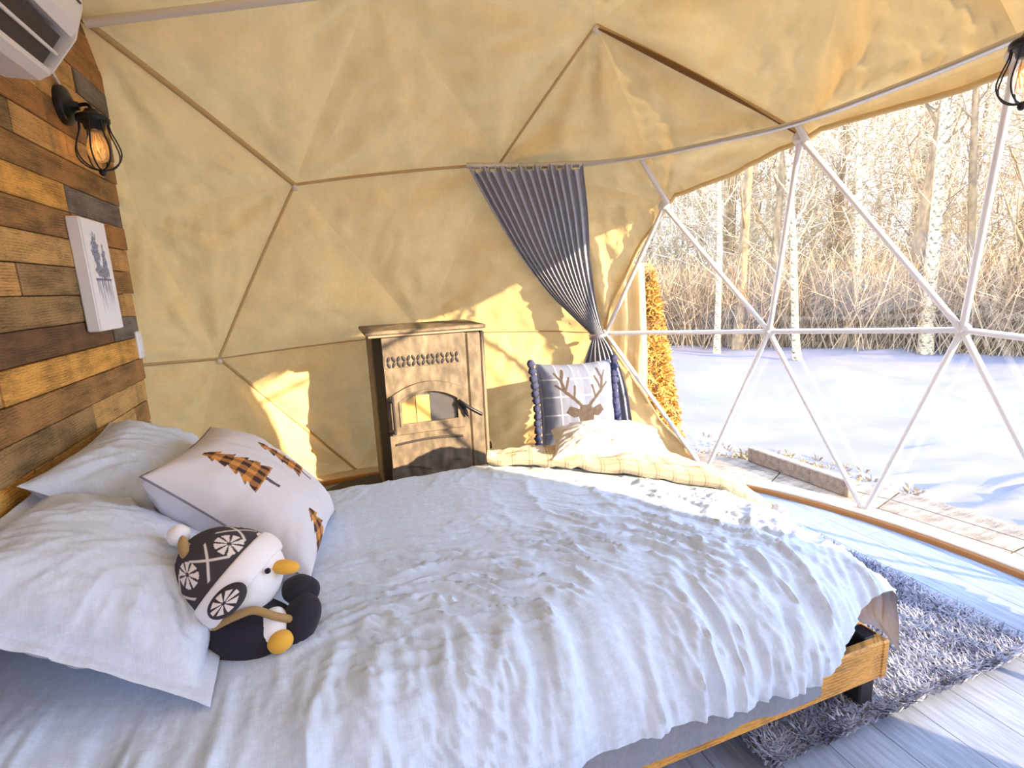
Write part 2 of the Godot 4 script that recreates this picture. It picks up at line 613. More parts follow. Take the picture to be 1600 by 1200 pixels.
	for nm in ["sleeper_low", "sleeper_mid", "roof_front", "curtain_mid"]:
		var p: Vector3 = nodes[key[nm]]
		var d := (DC - p).normalized()
		var b := Basis(Quaternion(Vector3.UP, d))
		put("button", Sh.new().lathe([Vector2(0, 0.012), Vector2(0.010, 0.010), Vector2(0.015, 0.004), Vector2(0.015, -0.01), Vector2(0, -0.012)], 14, Transform3D(b, p + d * 0.016 + Vector3(0, -0.012, 0))), M.pole, walls if nm == "sleeper_low" else ceil)
	# roof tube showing through at the top of the liner
	var rw: Vector3 = nodes[key.roof_wall]
	var rb: Vector3 = nodes[key.roof_back]
	var rp := [rw + (DC - rw).normalized() * 0.03, rb + (DC - rb).normalized() * 0.03, onto(Vector3(1.0, 2.62, -1.75), 0.985)]
	put("roof_tube", Sh.new().tube(rp, 0.016, 12), M.pole, ceil)
	# hem of the window opening: rolled canvas edge hanging a little under the cut
	var hp := []
	for k in 61:
		var az: float = lerp(-39.3, RIGHT, k / 60.0)
		hp.append(dome(az, hem(az) + 0.006 * N(az * 30.0), 0.985 + 0.006 * N(az * 22.0, 9)))
	put("hem", Sh.new().tube(hp, 0.011, 8), M.canvas, walls)
	var lp := []
	for k in 31:
		var y: float = lerp(0.0, 1.535, k / 30.0)
		lp.append(dome(left(y), y, 0.99))
	put("hem", Sh.new().tube(lp, 0.010, 8), M.canvas, walls)
	# strip of canvas folded back outside the window, beside the gold tree
	put("rolled_flap", Sh.new().grid(24, 20, func(a, b):
		var y: float = 1.22 - b * 1.2
		var az: float = lerp(-50.0, -45.0, a) - (1.6 * b if a < 0.01 else 0.0)
		return dome(az, y, 1.03 + 0.012 * sin(a * 14.0 + N(y * 60.0) * 2.0))), M.canvas, walls)
	# window: clear vinyl sheets between the tubes
	var win := thing("window_1", "wide clear vinyl window between white dome tubes facing the snow", "", Vector3.ZERO, "", "structure")
	for t in [["curtain_low", "corner_mid", "front_low"], ["corner_mid", "front_low", "front_mid"], ["front_mid", "front_low", "side_low"], ["front_mid", "side_low", "side_mid"], ["side_mid", "side_low", "near_low"], ["side_mid", "near_low", "near_mid"], ["near_mid", "near_low", "door_low"], ["curtain_low", "curtain_base", "front_low"], ["curtain_base", "front_base", "front_low"], ["front_low", "front_base", "side_low"], ["front_base", "near_base", "side_low"], ["side_low", "near_base", "near_low"], ["near_base", "door_base", "near_low"], ["near_low", "door_base", "door_low"]]:
		var q := []
		for k in t: q.append(DC + (nodes[key[k]] - DC) * 1.02)
		var sh := Sh.new()
		sh.facing(q, DC)
		put("pane", sh, M.clear, win)
	# glazed door behind the bed's near side
	var door := thing("door_1", "glazed tent door behind the viewer", "", Vector3.ZERO, "", "structure")
	var d0: Vector3 = dome(DOOR[0], 0.8, 0.99)
	var d1: Vector3 = dome(DOOR[1], 0.8, 0.99)
	for e in [[Vector3(d0.x, 0.0, d0.z), Vector3(d0.x, 1.98, d0.z)], [Vector3(d1.x, 0.0, d1.z), Vector3(d1.x, 1.98, d1.z)], [Vector3(d0.x, 1.96, d0.z), Vector3(d1.x, 1.96, d1.z)]]:
		put("door_frame", Sh.new().tube(e, 0.03, 10), M.pole, door)
	var dsh := Sh.new()
	dsh.facing([Vector3(d0.x, 0, d0.z), Vector3(d1.x, 0, d1.z), Vector3(d1.x, 1.96, d1.z), Vector3(d0.x, 1.96, d0.z)], DC)
	put("pane", dsh, M.clear, door)
	# floor: boards on a round slab
	var floor_ := thing("floor", "blue grey plank floor beside the bed", "", Vector3.ZERO, "", "structure")
	put("slab", Sh.new().lathe([Vector2(0, -0.012), Vector2(2.2, -0.012), Vector2(2.2, -0.16), Vector2(0, -0.16)], 72, Transform3D(Basis.IDENTITY, Vector3(DC.x, 0, DC.z))), M.stove_side, floor_)
	var disc := PackedVector2Array()
	for k in 96: disc.append(Vector2(DC.x + 2.17 * cos(TAU * k / 96), DC.z + 2.17 * sin(TAU * k / 96)))
	var row := 0
	var x := -2.1
	while x < 2.35:
		var z := -3.2 + rng.randf() * 1.2 - 1.2
		while z < 1.3:
			var pl := PackedVector2Array([Vector2(x + 0.001, z + 0.001), Vector2(x + 0.149, z + 0.001), Vector2(x + 0.149, z + 1.199), Vector2(x + 0.001, z + 1.199)])
			for piece in Geometry2D.intersect_polygons(pl, disc):
				var q := []
				for c in piece: q.append(Vector3(c.x, -0.015, c.y))
				if q.size() > 2: put("plank", Sh.new().prism(q, Vector3(0, 0.015, 0)), M.floor[rng.randi() % 4], floor_)
			z += 1.2
		x += 0.15
		row += 1
	var trim := thing("trim_1", "pale curb of the tent base round the floor", "", Vector3.ZERO, "", "structure")
	var at := Transform3D(Basis.IDENTITY, Vector3(DC.x, 0, DC.z))
	put("curb", Sh.new().lathe([Vector2(2.16, 0.026), Vector2(2.165, 0.034), Vector2(2.25, 0.036), Vector2(2.262, 0.028), Vector2(2.262, -0.06)], 96, at), M.curb, trim)
	put("curb_edge", Sh.new().lathe([Vector2(2.15, -0.014), Vector2(2.15, 0.016), Vector2(2.158, 0.024), Vector2(2.17, 0.026)], 96, at), M.curb_edge, trim)

# ---------------------------------------------------------------- tubes of the dome that stand in the window
func frame() -> void:
	var fr := thing("dome_frame", "white tube frame of the dome standing in the clear window", "frame")
	var inn := func(nm: String) -> Vector3: return DC + (nodes[key[nm]] - DC) * 0.985
	for s in [["curtain_low", "corner_mid"], ["curtain_low", "front_low"], ["corner_mid", "front_low"], ["front_low", "front_mid"], ["front_low", "side_low"], ["front_mid", "side_low"], ["side_low", "side_mid"], ["side_low", "near_low"], ["near_low", "side_mid"], ["near_low", "near_mid"], ["near_low", "door_low"], ["curtain_low", "curtain_base"], ["curtain_base", "front_low"], ["front_low", "front_base"], ["front_base", "side_low"], ["side_low", "near_base"], ["near_base", "near_low"], ["near_low", "door_base"]]:
		put("tube", Sh.new().tube([inn.call(s[0]), inn.call(s[1])], 0.0125, 10), M.pole, fr)
	for nm in ["curtain_low", "corner_mid", "front_low", "front_mid", "side_low", "side_mid", "near_low", "near_mid", "front_base", "near_base", "curtain_base"]:
		var p: Vector3 = inn.call(nm)
		var b := Basis(Quaternion(Vector3.UP, (DC - p).normalized()))
		put("hub", Sh.new().lathe([Vector2(0, 0.022), Vector2(0.008, 0.022), Vector2(0.010, 0.015), Vector2(0.026, 0.013), Vector2(0.030, 0.006), Vector2(0.030, -0.008), Vector2(0, -0.01)], 16, Transform3D(b, p)), M.pole, fr)
	for s in [[Vector3(1.504, 1.697, -2.249), Vector3(1.652, 1.498, -2.246)], [Vector3(1.855, 1.714, -1.684), Vector3(1.896, 1.657, -1.676)]]:
		put("strap", Sh.new().tube([s[0], s[1]], 0.013, 10), M.pole, fr)

# ---------------------------------------------------------------- plank wall and what hangs on it
const WX := -0.70
func bedroom_wall() -> void:
	var w := thing("wall_left", "reclaimed wood plank wall in mixed browns, gold and grey", "", Vector3.ZERO, "", "structure")
	put("backing", Sh.new().box(Vector3(WX - 0.05, 1.05, -0.85), Vector3(0.07, 2.1, 3.0), 0.004), M.wood.dark, w)
	# rows from the floor up: breaks along z and the boards between them
	var rows := {
		-2: [["brown"], []], -1: [["stain", "gold"], [-2.02]], 0: [["gold", "pale", "brown"], [-1.50, -2.20]], 1: [["olive", "pale"], [-1.86]], 2: [["dark", "brown"], [-0.9]],
		3: [["pale", "gold"], [-1.44]], 4: [["dark", "grey"], [-2.14]], 5: [["tan", "olive", "tan"], [-1.0, -2.0]], 6: [["tan", "olive", "brown"], [-1.62, -2.03]], 7: [["pale", "tan"], [-2.02]],
		8: [["brown", "rust"], [-1.98]], 9: [["gold", "grey"], [-1.976]], 10: [["rust", "brown"], [-0.9]], 11: [["olive", "tan", "brown"], [-1.75, -2.33]], 12: [["rust", "brown"], [-1.95]],
		13: [["brown", "tan"], [-1.8]], 14: [["tan", "grey"], [-2.22]], 15: [["tan", "rust"], [-2.0]], 16: [["grey", "rust"], [-1.4]], 17: [["tan", "brown"], [-2.1]], 18: [["gold", "olive"], [-1.7]]}
	var kinds: Array = M.wood.keys()
	for j in range(-8, 20):
		var y0 := 0.674 + 0.0821 * j
		var cols: Array
		var br: Array
		if rows.has(j):
			cols = rows[j][0]; br = rows[j][1]
		else:
			cols = [kinds[rng.randi() % kinds.size()], kinds[rng.randi() % kinds.size()]]; br = [-1.0 - rng.randf()]
		var za := 0.6
		for k in cols.size():
			# the far end follows the tent's edge, which leans a little
			var zend: float = -2.335 - 0.128 * (y0 - 0.6)
			var zb: float = br[k] if k < br.size() else zend
			# boards of about a metre and a half
			var zs := [za]
			while zs[-1] - zb > 1.7: zs.append(zs[-1] - 1.3 - 0.2 * rng.randf())
			zs.append(zb)
			for e in zs.size() - 1:
				var L: float = zs[e] - zs[e + 1]
				var th := 0.018 + rng.randf() * 0.007
				var s := Sh.new().box(Vector3(WX - 0.02 + th / 2.0, y0 + 0.041, (zs[e] + zs[e + 1]) / 2.0), Vector3(th, 0.0795, L - 0.0025), 0.0018)
				var off := Vector2(rng.randf() * 7.0, rng.randf() * 7.0)
				for q in s.uv.size(): s.uv[q] = Vector2(s.v[q].z, s.v[q].y + s.v[q].x) + off
				put("plank", s, M.wood[cols[k]], w)
			za = zb
	# white end plate at the wall's edge
	var wp := thing("wall_plate", "small white cover plate at the far edge of the plank wall", "wall plate", Vector3(WX + 0.006, 0.972, -2.352))
	put("plate", Sh.new().box(Vector3.ZERO, Vector3(0.012, 0.105, 0.05), 0.004), M.white_plastic, wp)
	put("switch", Sh.new().box(Vector3(0.007, 0, 0), Vector3(0.006, 0.05, 0.022), 0.002), M.white_plastic, wp)
	# canvas print of trees over water
	var art := tex(func(x, y): return Color(0.93, 0.93, 0.95), 160, 240)
	var im := art.get_image()
	var nz := FastNoiseLite.new()
	nz.seed = 9
	nz.frequency = 0.05
	for y in 240:
		for x in 160:
			var a := 0.0
			var g := nz.get_noise_2d(x, y)
			# two crowns above a waterline and their reflection below it
			for c in [[62, 70, 24, 46], [112, 88, 15, 34], [92, 112, 46, 16], [60, 108, 20, 14]]:
				var d := sqrt(pow((x - c[0]) / float(c[2]), 2) + pow((y - c[1]) / float(c[3]), 2)) + g * 0.55
				a = max(a, (1.0 - ss(0.75, 1.05, d)) * (0.62 + 0.5 * nz.get_noise_2d(x * 3, y * 3)))
			if y > 128 and x > 34 and x < 136:
				var rr := (1.0 - ss(128, 205, y + 40.0 * nz.get_noise_2d(x * 2.2, y * 0.25)))
				a = max(a, rr * (0.34 + 0.9 * nz.get_noise_2d(x * 2.5, y * 0.3)))
			if absf(y - 128) < 3 and x > 30 and x < 138: a = max(a, 0.75)
			a = clamp(a, 0.0, 0.95)
			im.set_pixel(x, y, Color(0.94, 0.94, 0.955).lerp(Color(0.30, 0.32, 0.45), a))
	var am := mat(Color.WHITE, 0.85)
	am.albedo_texture = ImageTexture.create_from_image(im)
	var cp := thing("canvas_print", "white canvas print of blue watercolour trees on the plank wall", "picture", Vector3(WX + 0.02, 1.225, -2.025))
	put("stretched_canvas", Sh.new().box(Vector3(0, 0, 0), Vector3(0.036, 0.345, 0.19), 0.004), M.white_plastic, cp)
	var face := Sh.new()
	face.grid(1, 1, func(a, b): return Vector3(0.0186, 0.170 - b * 0.340, 0.0925 - a * 0.185))
	put("printed_face", face, am, cp)
	# caged filament sconce
	sconce("wall_sconce", "black cage wall lamp with filament bulb on the plank wall", Vector3(WX + 0.008, 1.74, -2.07))
	# mini split air conditioner
	var ac := thing("air_conditioner", "white wall mounted air conditioner above the bed", "air conditioner", Vector3(WX, 0.105, 0.06))
	var prof := [Vector2(0.005, 1.585), Vector2(0.06, 1.560), Vector2(0.125, 1.556), Vector2(0.150, 1.566), Vector2(0.150, 1.580), Vector2(0.120, 1.60), Vector2(0.168, 1.665), Vector2(0.205, 1.652), Vector2(0.222, 1.672), Vector2(0.235, 1.72), Vector2(0.238, 1.80), Vector2(0.228, 1.85), Vector2(0.19, 1.868), Vector2(0.005, 1.868)]
	var out := []
	for q in prof: out.append(Vector3(q.x, q.y, -1.665))
	put("body", Sh.new().prism(out, Vector3(0, 0, 0.85)), M.white_plastic, ac)
	for e in [-1.672, -0.815]:
		var cap := []
		for q in [Vector2(0.005, 1.585), Vector2(0.06, 1.558), Vector2(0.125, 1.556), Vector2(0.155, 1.575), Vector2(0.212, 1.650), Vector2(0.236, 1.72), Vector2(0.24, 1.80), Vector2(0.230, 1.852), Vector2(0.19, 1.87), Vector2(0.005, 1.87)]: cap.append(Vector3(q.x, q.y, e))
		put("end_cap", Sh.new().prism(cap, Vector3(0, 0, 0.007)), M.white_plastic, ac)
	put("outlet", Sh.new().prism([Vector3(0.121, 1.602, -1.64), Vector3(0.149, 1.582, -1.64), Vector3(0.192, 1.643, -1.64), Vector3(0.168, 1.660, -1.64)], Vector3(0, 0, 0.80)), M.dark_plastic, ac)
	put("vane", Sh.new().tube([Vector3(0.172, 1.610, -1.655), Vector3(0.172, 1.610, -0.84)], 0.0045, 8), M.white_plastic, ac)
	put("panel_line", Sh.new().box(Vector3(0.2365, 1.725, -1.24), Vector3(0.006, 0.004, 0.84), 0.001), M.dark_plastic, ac)
	var wire := put("lamp_cord", Sh.new().tube(smooth_path([Vector3(WX + 0.012, 1.92, -1.86), Vector3(WX + 0.012, 1.86, -1.95), Vector3(WX + 0.012, 1.79, -2.07)]), 0.004, 6), M.white_plastic)
	tag(wire, "thin pale cord running from the air conditioner to the cage lamp", "cord")

func sconce(called: String, label: String, at: Vector3) -> void:
	var s := thing(called, label, "lamp", at)
	var rx := Transform3D(Basis(Vector3(0, -1, 0), Vector3(1, 0, 0), Vector3(0, 0, 1)), Vector3.ZERO)
	put("backplate", Sh.new().lathe([Vector2(0.056, -0.006), Vector2(0.056, 0.008), Vector2(0.050, 0.015), Vector2(0.03, 0.020), Vector2(0.014, 0.03), Vector2(0.012, 0.04), Vector2(0, 0.04)], 26, rx), M.black_metal, s)
	put("arm", Sh.new().tube(smooth_path([Vector3(0.03, 0, 0), Vector3(0.05, 0.006, 0.0), Vector3(0.066, 0.004, 0.006), Vector3(0.072, -0.008, 0.01), Vector3(0.072, -0.03, 0.01)]), 0.0055, 10), M.black_metal, s)
	cage(s, Vector3(0.072, -0.02, 0.01))

func cage(s: Node3D, p: Vector3) -> void:
	var at := Transform3D(Basis.IDENTITY, p)
	put("socket", Sh.new().lathe([Vector2(0, 0.012), Vector2(0.016, 0.010), Vector2(0.022, 0.0), Vector2(0.040, -0.008), Vector2(0.044, -0.014), Vector2(0.044, -0.026), Vector2(0.030, -0.030), Vector2(0.026, -0.05), Vector2(0, -0.052)], 22, at), M.black_metal, s)
	var prof := [Vector2(0.038, -0.018), Vector2(0.041, -0.05), Vector2(0.053, -0.085), Vector2(0.060, -0.115), Vector2(0.052, -0.142), Vector2(0.030, -0.162), Vector2(0.0, -0.170)]
	for k in 8:
		var a := TAU * k / 8.0
		var path := []
		for q in prof: path.append(p + Vector3(q.x * cos(a), q.y, q.x * sin(a)))
		put("cage_wire", Sh.new().tube(smooth_path(path, 4), 0.0024, 6), M.black_metal, s)
	put("finial", Sh.new().ball(Transform3D(Basis.from_scale(Vector3(0.010, 0.012, 0.010)), p + Vector3(0, -0.174, 0)), 12, 8), M.black_metal, s)
	var b := put("bulb", Sh.new().lathe([Vector2(0.013, -0.045), Vector2(0.015, -0.058), Vector2(0.025, -0.082), Vector2(0.030, -0.108), Vector2(0.027, -0.128), Vector2(0.015, -0.142), Vector2(0, -0.147)], 20, at), M.bulb, s)
	for k in 3:
		var a := TAU * k / 3.0
		put("filament", Sh.new().tube([p + Vector3(0.006 * cos(a), -0.06, 0.006 * sin(a)), p + Vector3(0.014 * cos(a), -0.092, 0.014 * sin(a)), p + Vector3(0.010 * cos(a + 0.8), -0.128, 0.010 * sin(a + 0.8))], 0.0012, 5), M.filament, b)
	var l := OmniLight3D.new()
	l.name = "lamp_light"
	l.light_color = Color(1.0, 0.75, 0.45)
	l.light_energy = 0.002
	l.light_size = 0.02
	l.omni_range = 8.0
	l.omni_attenuation = 2.0
	l.shadow_enabled = true
	l.position = p + Vector3(0, -0.10, 0)
	s.add_child(l)

# ---------------------------------------------------------------- pellet stove
func ring_plate(outer: Array, inner: Array, z0: float, z1: float) -> Sh:
	# plate with a hole: two outlines of Vector2 with as many points each, front at z1
	var s := Sh.new()
	var m := outer.size()
	for i in m:
		var k := (i + 1) % m
		var a := Vector3(outer[i].x, outer[i].y, z1)
		var b := Vector3(outer[k].x, outer[k].y, z1)
		var c := Vector3(inner[k].x, inner[k].y, z1)
		var d := Vector3(inner[i].x, inner[i].y, z1)
		var back := Vector3(0, 0, z0 - z1)
		s.facing([a, b, c, d], a + back)
		s.facing([a, b, b + back, a + back], (c + d) / 2.0)
		s.facing([d, c, c + back, d + back], (c + d) / 2.0 + ((c + d) / 2.0 - (a + b) / 2.0) * -1.0)
	return s

func arch(x0: float, x1: float, y0: float, y1: float, rise: float) -> Array:
	var o := [Vector2(x0, y0), Vector2((x0 + x1) / 2.0, y0), Vector2(x1, y0), Vector2(x1, (y0 + y1) / 2.0)]
	for k in 13:
		var t := k / 12.0
		o.append(Vector2(lerp(x1, x0, t), y1 + rise * (1.0 - pow(2.0 * t - 1.0, 2.0))))
	o.append(Vector2(x0, (y0 + y1) / 2.0))
	return o

func stove() -> void:
	var pad := put("hearth_pad", Sh.new().prism([Vector3(-0.14, 0, -2.42), Vector3(0.95, 0, -2.42), Vector3(0.95, 0, -2.98), Vector3(0.16, 0, -3.05), Vector3(-0.02, 0, -3.0), Vector3(-0.14, 0, -2.9)], Vector3(0, 0.045, 0)), M.dark_plastic)
	tag(pad, "dark grey hearth pad under the stove", "hearth pad")
	var s := thing("pellet_stove", "charcoal pellet stove with arched glass door against the canvas wall", "stove", Vector3(0, 0.045, 0))
	var sec := [Vector3(0.232, 0.06, -2.562), Vector3(0.655, 0.06, -2.562), Vector3(0.672, 0.06, -2.562), Vector3(0.752, 0.06, -2.60), Vector3(0.762, 0.06, -2.615), Vector3(0.762, 0.06, -2.96), Vector3(0.190, 0.06, -2.96), Vector3(0.190, 0.06, -2.63)]
	put("body", Sh.new().prism(sec, Vector3(0, 0.82, 0)), M.stove, s)
	put("base", Sh.new().prism([Vector3(0.215, 0.0, -2.60), Vector3(0.735, 0.0, -2.60), Vector3(0.735, 0.0, -2.95), Vector3(0.215, 0.0, -2.95)], Vector3(0, 0.07, 0)), M.iron, s)
	# top plate with a lighter front lip
	put("top_plate", Sh.new().box(Vector3(0.460, 0.889, -2.755), Vector3(0.605, 0.020, 0.45), 0.005), M.stove, s)
	put("lip", Sh.new().box(Vector3(0.460, 0.872, -2.545), Vector3(0.575, 0.012, 0.02), 0.003), M.trimmetal, s)
	# proud front panel with a scalloped lower edge
	var o := []
	for k in 21:
		var t := k / 20.0
		o.append(Vector2(lerp(0.236, 0.650, t), 0.175 + 0.035 * pow(absf(2.0 * t - 1.0), 2.0) - 0.012 * cos(t * TAU * 2.0)))
	o.append(Vector2(0.650, 0.862)); o.append(Vector2(0.236, 0.862))
	var o3 := []
	for q in o: o3.append(Vector3(q.x, q.y, -2.563))
	put("front_panel", Sh.new().prism(o3, Vector3(0, 0, 0.014)), M.stove, s)
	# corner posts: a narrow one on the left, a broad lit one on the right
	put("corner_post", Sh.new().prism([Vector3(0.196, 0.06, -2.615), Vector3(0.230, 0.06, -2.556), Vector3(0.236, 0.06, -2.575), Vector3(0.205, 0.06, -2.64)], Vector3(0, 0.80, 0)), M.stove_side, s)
	put("corner_post", Sh.new().box(Vector3(0.697, 0.46, -2.566), Vector3(0.075, 0.80, 0.03), 0.008, Transform3D(Basis(Vector3.UP, 0.0), Vector3.ZERO)), M.stove, s)
	put("corner_post", Sh.new().box(Vector3(0.752, 0.46, -2.585), Vector3(0.02, 0.80, 0.03), 0.006), M.trimmetal, s)
	# grille of slanted oval holes
	var vent := put("vent", Sh.new().box(Vector3(0.432, 0.742, -2.549), Vector3(0.385, 0.062, 0.006), 0.002), M.stove, s)
	for k in 15:
		for rw in 2:
			var b := Basis(Vector3(0, 0, 1), (0.45 if (k + rw) % 2 == 0 else -0.45)) * Basis.from_scale(Vector3(0.0080, 0.0150, 0.0035))
			put("vent_hole", Sh.new().ball(Transform3D(b, Vector3(0.260 + 0.0245 * k, 0.728 + 0.028 * rw, -2.5445)), 12, 8), M.stove_side, vent)
	# arched door
	var door := put("door", ring_plate(arch(0.250, 0.640, 0.375, 0.570, 0.062), arch(0.300, 0.588, 0.425, 0.535, 0.050), -2.55, -2.524), M.stove, s)
	put("door_rim", ring_plate(arch(0.290, 0.598, 0.415, 0.543, 0.052), arch(0.302, 0.586, 0.427, 0.533, 0.050), -2.53, -2.518), M.stove, door)
	put("firebrick", Sh.new().box(Vector3(0.338, 0.497, -2.546), Vector3(0.070, 0.15, 0.004), 0.001), mat(rgb(226, 180, 92), 0.8), door)
	put("firebrick", Sh.new().box(Vector3(0.412, 0.492, -2.546), Vector3(0.070, 0.14, 0.004), 0.001), mat(rgb(232, 190, 104), 0.8), door)
	put("firebox_back", Sh.new().box(Vector3(0.520, 0.497, -2.546), Vector3(0.142, 0.17, 0.004), 0.001), mat(rgb(72, 70, 76), 0.8), door)
	var gl := Sh.new()
	var pts := []
	for q in arch(0.300, 0.588, 0.425, 0.535, 0.050): pts.append(Vector3(q.x, q.y, -2.534))
	gl.prism(pts, Vector3(0, 0, 0.002))
	put("glass", gl, M.clear, door)
	for y in [0.395, 0.555]:
		put("hinge", Sh.new().tube([Vector3(0.240, y, -2.535), Vector3(0.262, y, -2.515)], 0.011, 10), M.iron, door)
	put("hinge_pin", Sh.new().tube([Vector3(0.262, 0.38, -2.522), Vector3(0.262, 0.575, -2.522)], 0.006, 8), M.iron, door)
	# lever handle: a flat grip and a coil grip
	put("handle", Sh.new().tube(smooth_path([Vector3(0.596, 0.515, -2.52), Vector3(0.605, 0.508, -2.49), Vector3(0.640, 0.480, -2.475), Vector3(0.700, 0.440, -2.47)]), [0.010, 0.010, 0.009, 0.009, 0.009, 0.009, 0.009, 0.009, 0.008, 0.008, 0.008, 0.0085, 0.009, 0.009, 0.009, 0.009, 0.009, 0.0095, 0.0095, 0.0095, 0.0095, 0.0095, 0.0095, 0.009, 0.008], 10), M.black_metal, door)
	put("latch", Sh.new().tube([Vector3(0.598, 0.51, -2.515), Vector3(0.615, 0.478, -2.505), Vector3(0.632, 0.432, -2.505)], [0.012, 0.012, 0.005], 8), M.black_metal, door)
	var lp := []
	for k in 17:
		var t := k / 16.0
		lp.append(Vector3(lerp(0.262, 0.610, t), 0.318 + 0.012 * sin(PI * t), -2.546))
	put("ash_ledge", Sh.new().tube(lp, 0.006, 8), M.iron, s)
	put("air_pipe", Sh.new().tube([Vector3(0.745, 0.20, -2.68), Vector3(0.800, 0.20, -2.68)], 0.022, 14), M.iron, s)
	for x in [0.235, 0.715]:
		put("foot", Sh.new().lathe([Vector2(0.03, 0.0), Vector2(0.03, 0.012), Vector2(0.014, 0.03), Vector2(0.014, 0.08)], 14, Transform3D(Basis.IDENTITY, Vector3(x, 0.0, -2.58))), M.iron, s)

# ---------------------------------------------------------------- bed
func roll(t: float, r: float, flare: float) -> Vector2:
	# how far cloth that runs over an edge has gone (out, down)
	if t <= 0.0: return Vector2(t, 0.0)
	var q := t / r
	if q < PI / 2.0: return Vector2(r * sin(q), r * (1.0 - cos(q)))
	var e := t - r * PI / 2.0
	return Vector2(r + flare * e, r + e * sqrt(1.0 - flare * flare))

const BX0 := -0.69
const BX1 := 1.12
const BZN := -0.94
const BZF := -1.86
func duvet_base(a: float, b: float) -> Vector3:
	# a: along the bed from the head, b: across it from the far hem, both measured on the cloth
	var fx := roll(a - (BX1 - BX0), 0.2, 0.30)
	var x := BX1 + fx.x
	var fn := roll(b - (0.36 + BZN - BZF), 0.205, 0.10)
	var ff := roll(0.36 - b, 0.17, 0.05)
	var z: float
	var dz: float
	if b > 0.36 + (BZN - BZF) / 2.0:
		z = BZN + fn.x; dz = fn.y
	else:
		z = BZF - ff.x; dz = ff.y
	var dx := fx.y
	var drop: float = pow(pow(dx, 3.0) + pow(dz, 3.0), 1.0 / 3.0)
	# the spare cloth at the foot corner is drawn in under itself
	var both: float = min(dx, dz)
	x -= 0.30 * both
	z -= 0.16 * both * (1.0 if z > -1.4 else -1.0)
	if z > -1.3: z += 0.13 * (1.0 - ss(-0.5, 0.3, x)) * ss(-1.3, -0.94, z)
	var crown := 0.012 * sin(PI * clamp((z - BZF) / (BZN - BZF), 0.0, 1.0))
	return Vector3(x, 0.428 + crown - drop + 0.04 * (1.0 - ss(-0.65, -0.35, x)), z)

func fold(x: float) -> float:
	# ridged: narrow crests, broad troughs
	var k: float = max(0.0, 1.0 - absf(x) * 2.6)
	return k * k

func duvet_at(a: float, b: float) -> Vector3:
	var p := duvet_base(a, b)
	var e := 0.004
	var na := duvet_base(a + e, b) - duvet_base(a - e, b)
	var nb := duvet_base(a, b + e) - duvet_base(a, b - e)
	var nn := nb.cross(na).normalized()
	if nn.y < 0.0 and p.y > 0.40: nn = -nn
	var x := p.x
	var side: float = ss(-1.08, -0.82, p.z)
	var foot: float = ss(1.08, 1.25, x)
	var d := 0.0
	# folds that fall over the near side, gathering now and then
	var wx := x + 0.05 * N(x * 180.0, b * 160.0)
	d += side * (0.008 * N(wx * 1000.0, b * 110.0, 3.0) + 0.020 * fold(N(wx * 520.0 + b * 60.0, b * 70.0, 40.0)) + 0.002 * N(wx * 2300.0, b * 260.0, 9.0))
	# creases that sweep over the top, curving towards the near edge
	var r := Vector2(x - 0.02, p.z + 0.62)
	var arc := r.length() + 0.07 * N(x * 230.0, p.z * 230.0, 70.0)
	var an := r.angle()
	var patch: float = ss(-0.15, 0.25, N(x * 130.0, p.z * 130.0, 11.0) + 0.35 * ss(-1.75, -1.05, p.z)) * ss(-0.25, 0.1, x)
	d += (1.0 - 0.6 * side) * ss(-1.62, -1.05, p.z) * patch * (0.016 * fold(N(arc * 1250.0, an * 95.0, 21.0)) + 0.004 * fold(N(arc * 2100.0, an * 150.0, 51.0)))
	# slanting ones near the foot and along the far edge
	var g := x * 0.80 + p.z * 0.60
	var h := -x * 0.60 + p.z * 0.80
	d += ss(0.45, 1.0, x) * ss(-1.40, -0.95, p.z) * (0.009 * fold(N(g * 700.0 + 30.0 * N(h * 200.0), h * 150.0, 33.0)) + 0.003 * N(g * 1500.0, h * 220.0, 14.0))
	d += ss(-1.62, -1.85, p.z) * 0.005 * fold(N(x * 420.0 + p.z * 200.0, p.z * 160.0, 61.0))
	d += foot * 0.016 * N(p.z * 1000.0, a * 120.0, 77.0)
	d += ss(0.1, 0.9, x) * (1.0 - ss(-1.5, -1.0, p.z)) * 0.010 * fold(N(x * 300.0 + 40.0 * N(p.z * 300.0), p.z * 60.0 + x * 90.0, 131.0))
	d += 0.0012 * N(x * 3600.0, b * 3600.0) + 0.003 * N(x * 260.0, b * 260.0, 90.0)
	# a seam ridge across the near side
	d += 0.006 * exp(-pow((b - (0.36 + BZN - BZF) - 0.235 - 0.03 * sin(x * 5.0)) / 0.006, 2.0)) * (1.0 - ss(0.2, 0.5, x))
	return p + nn * d

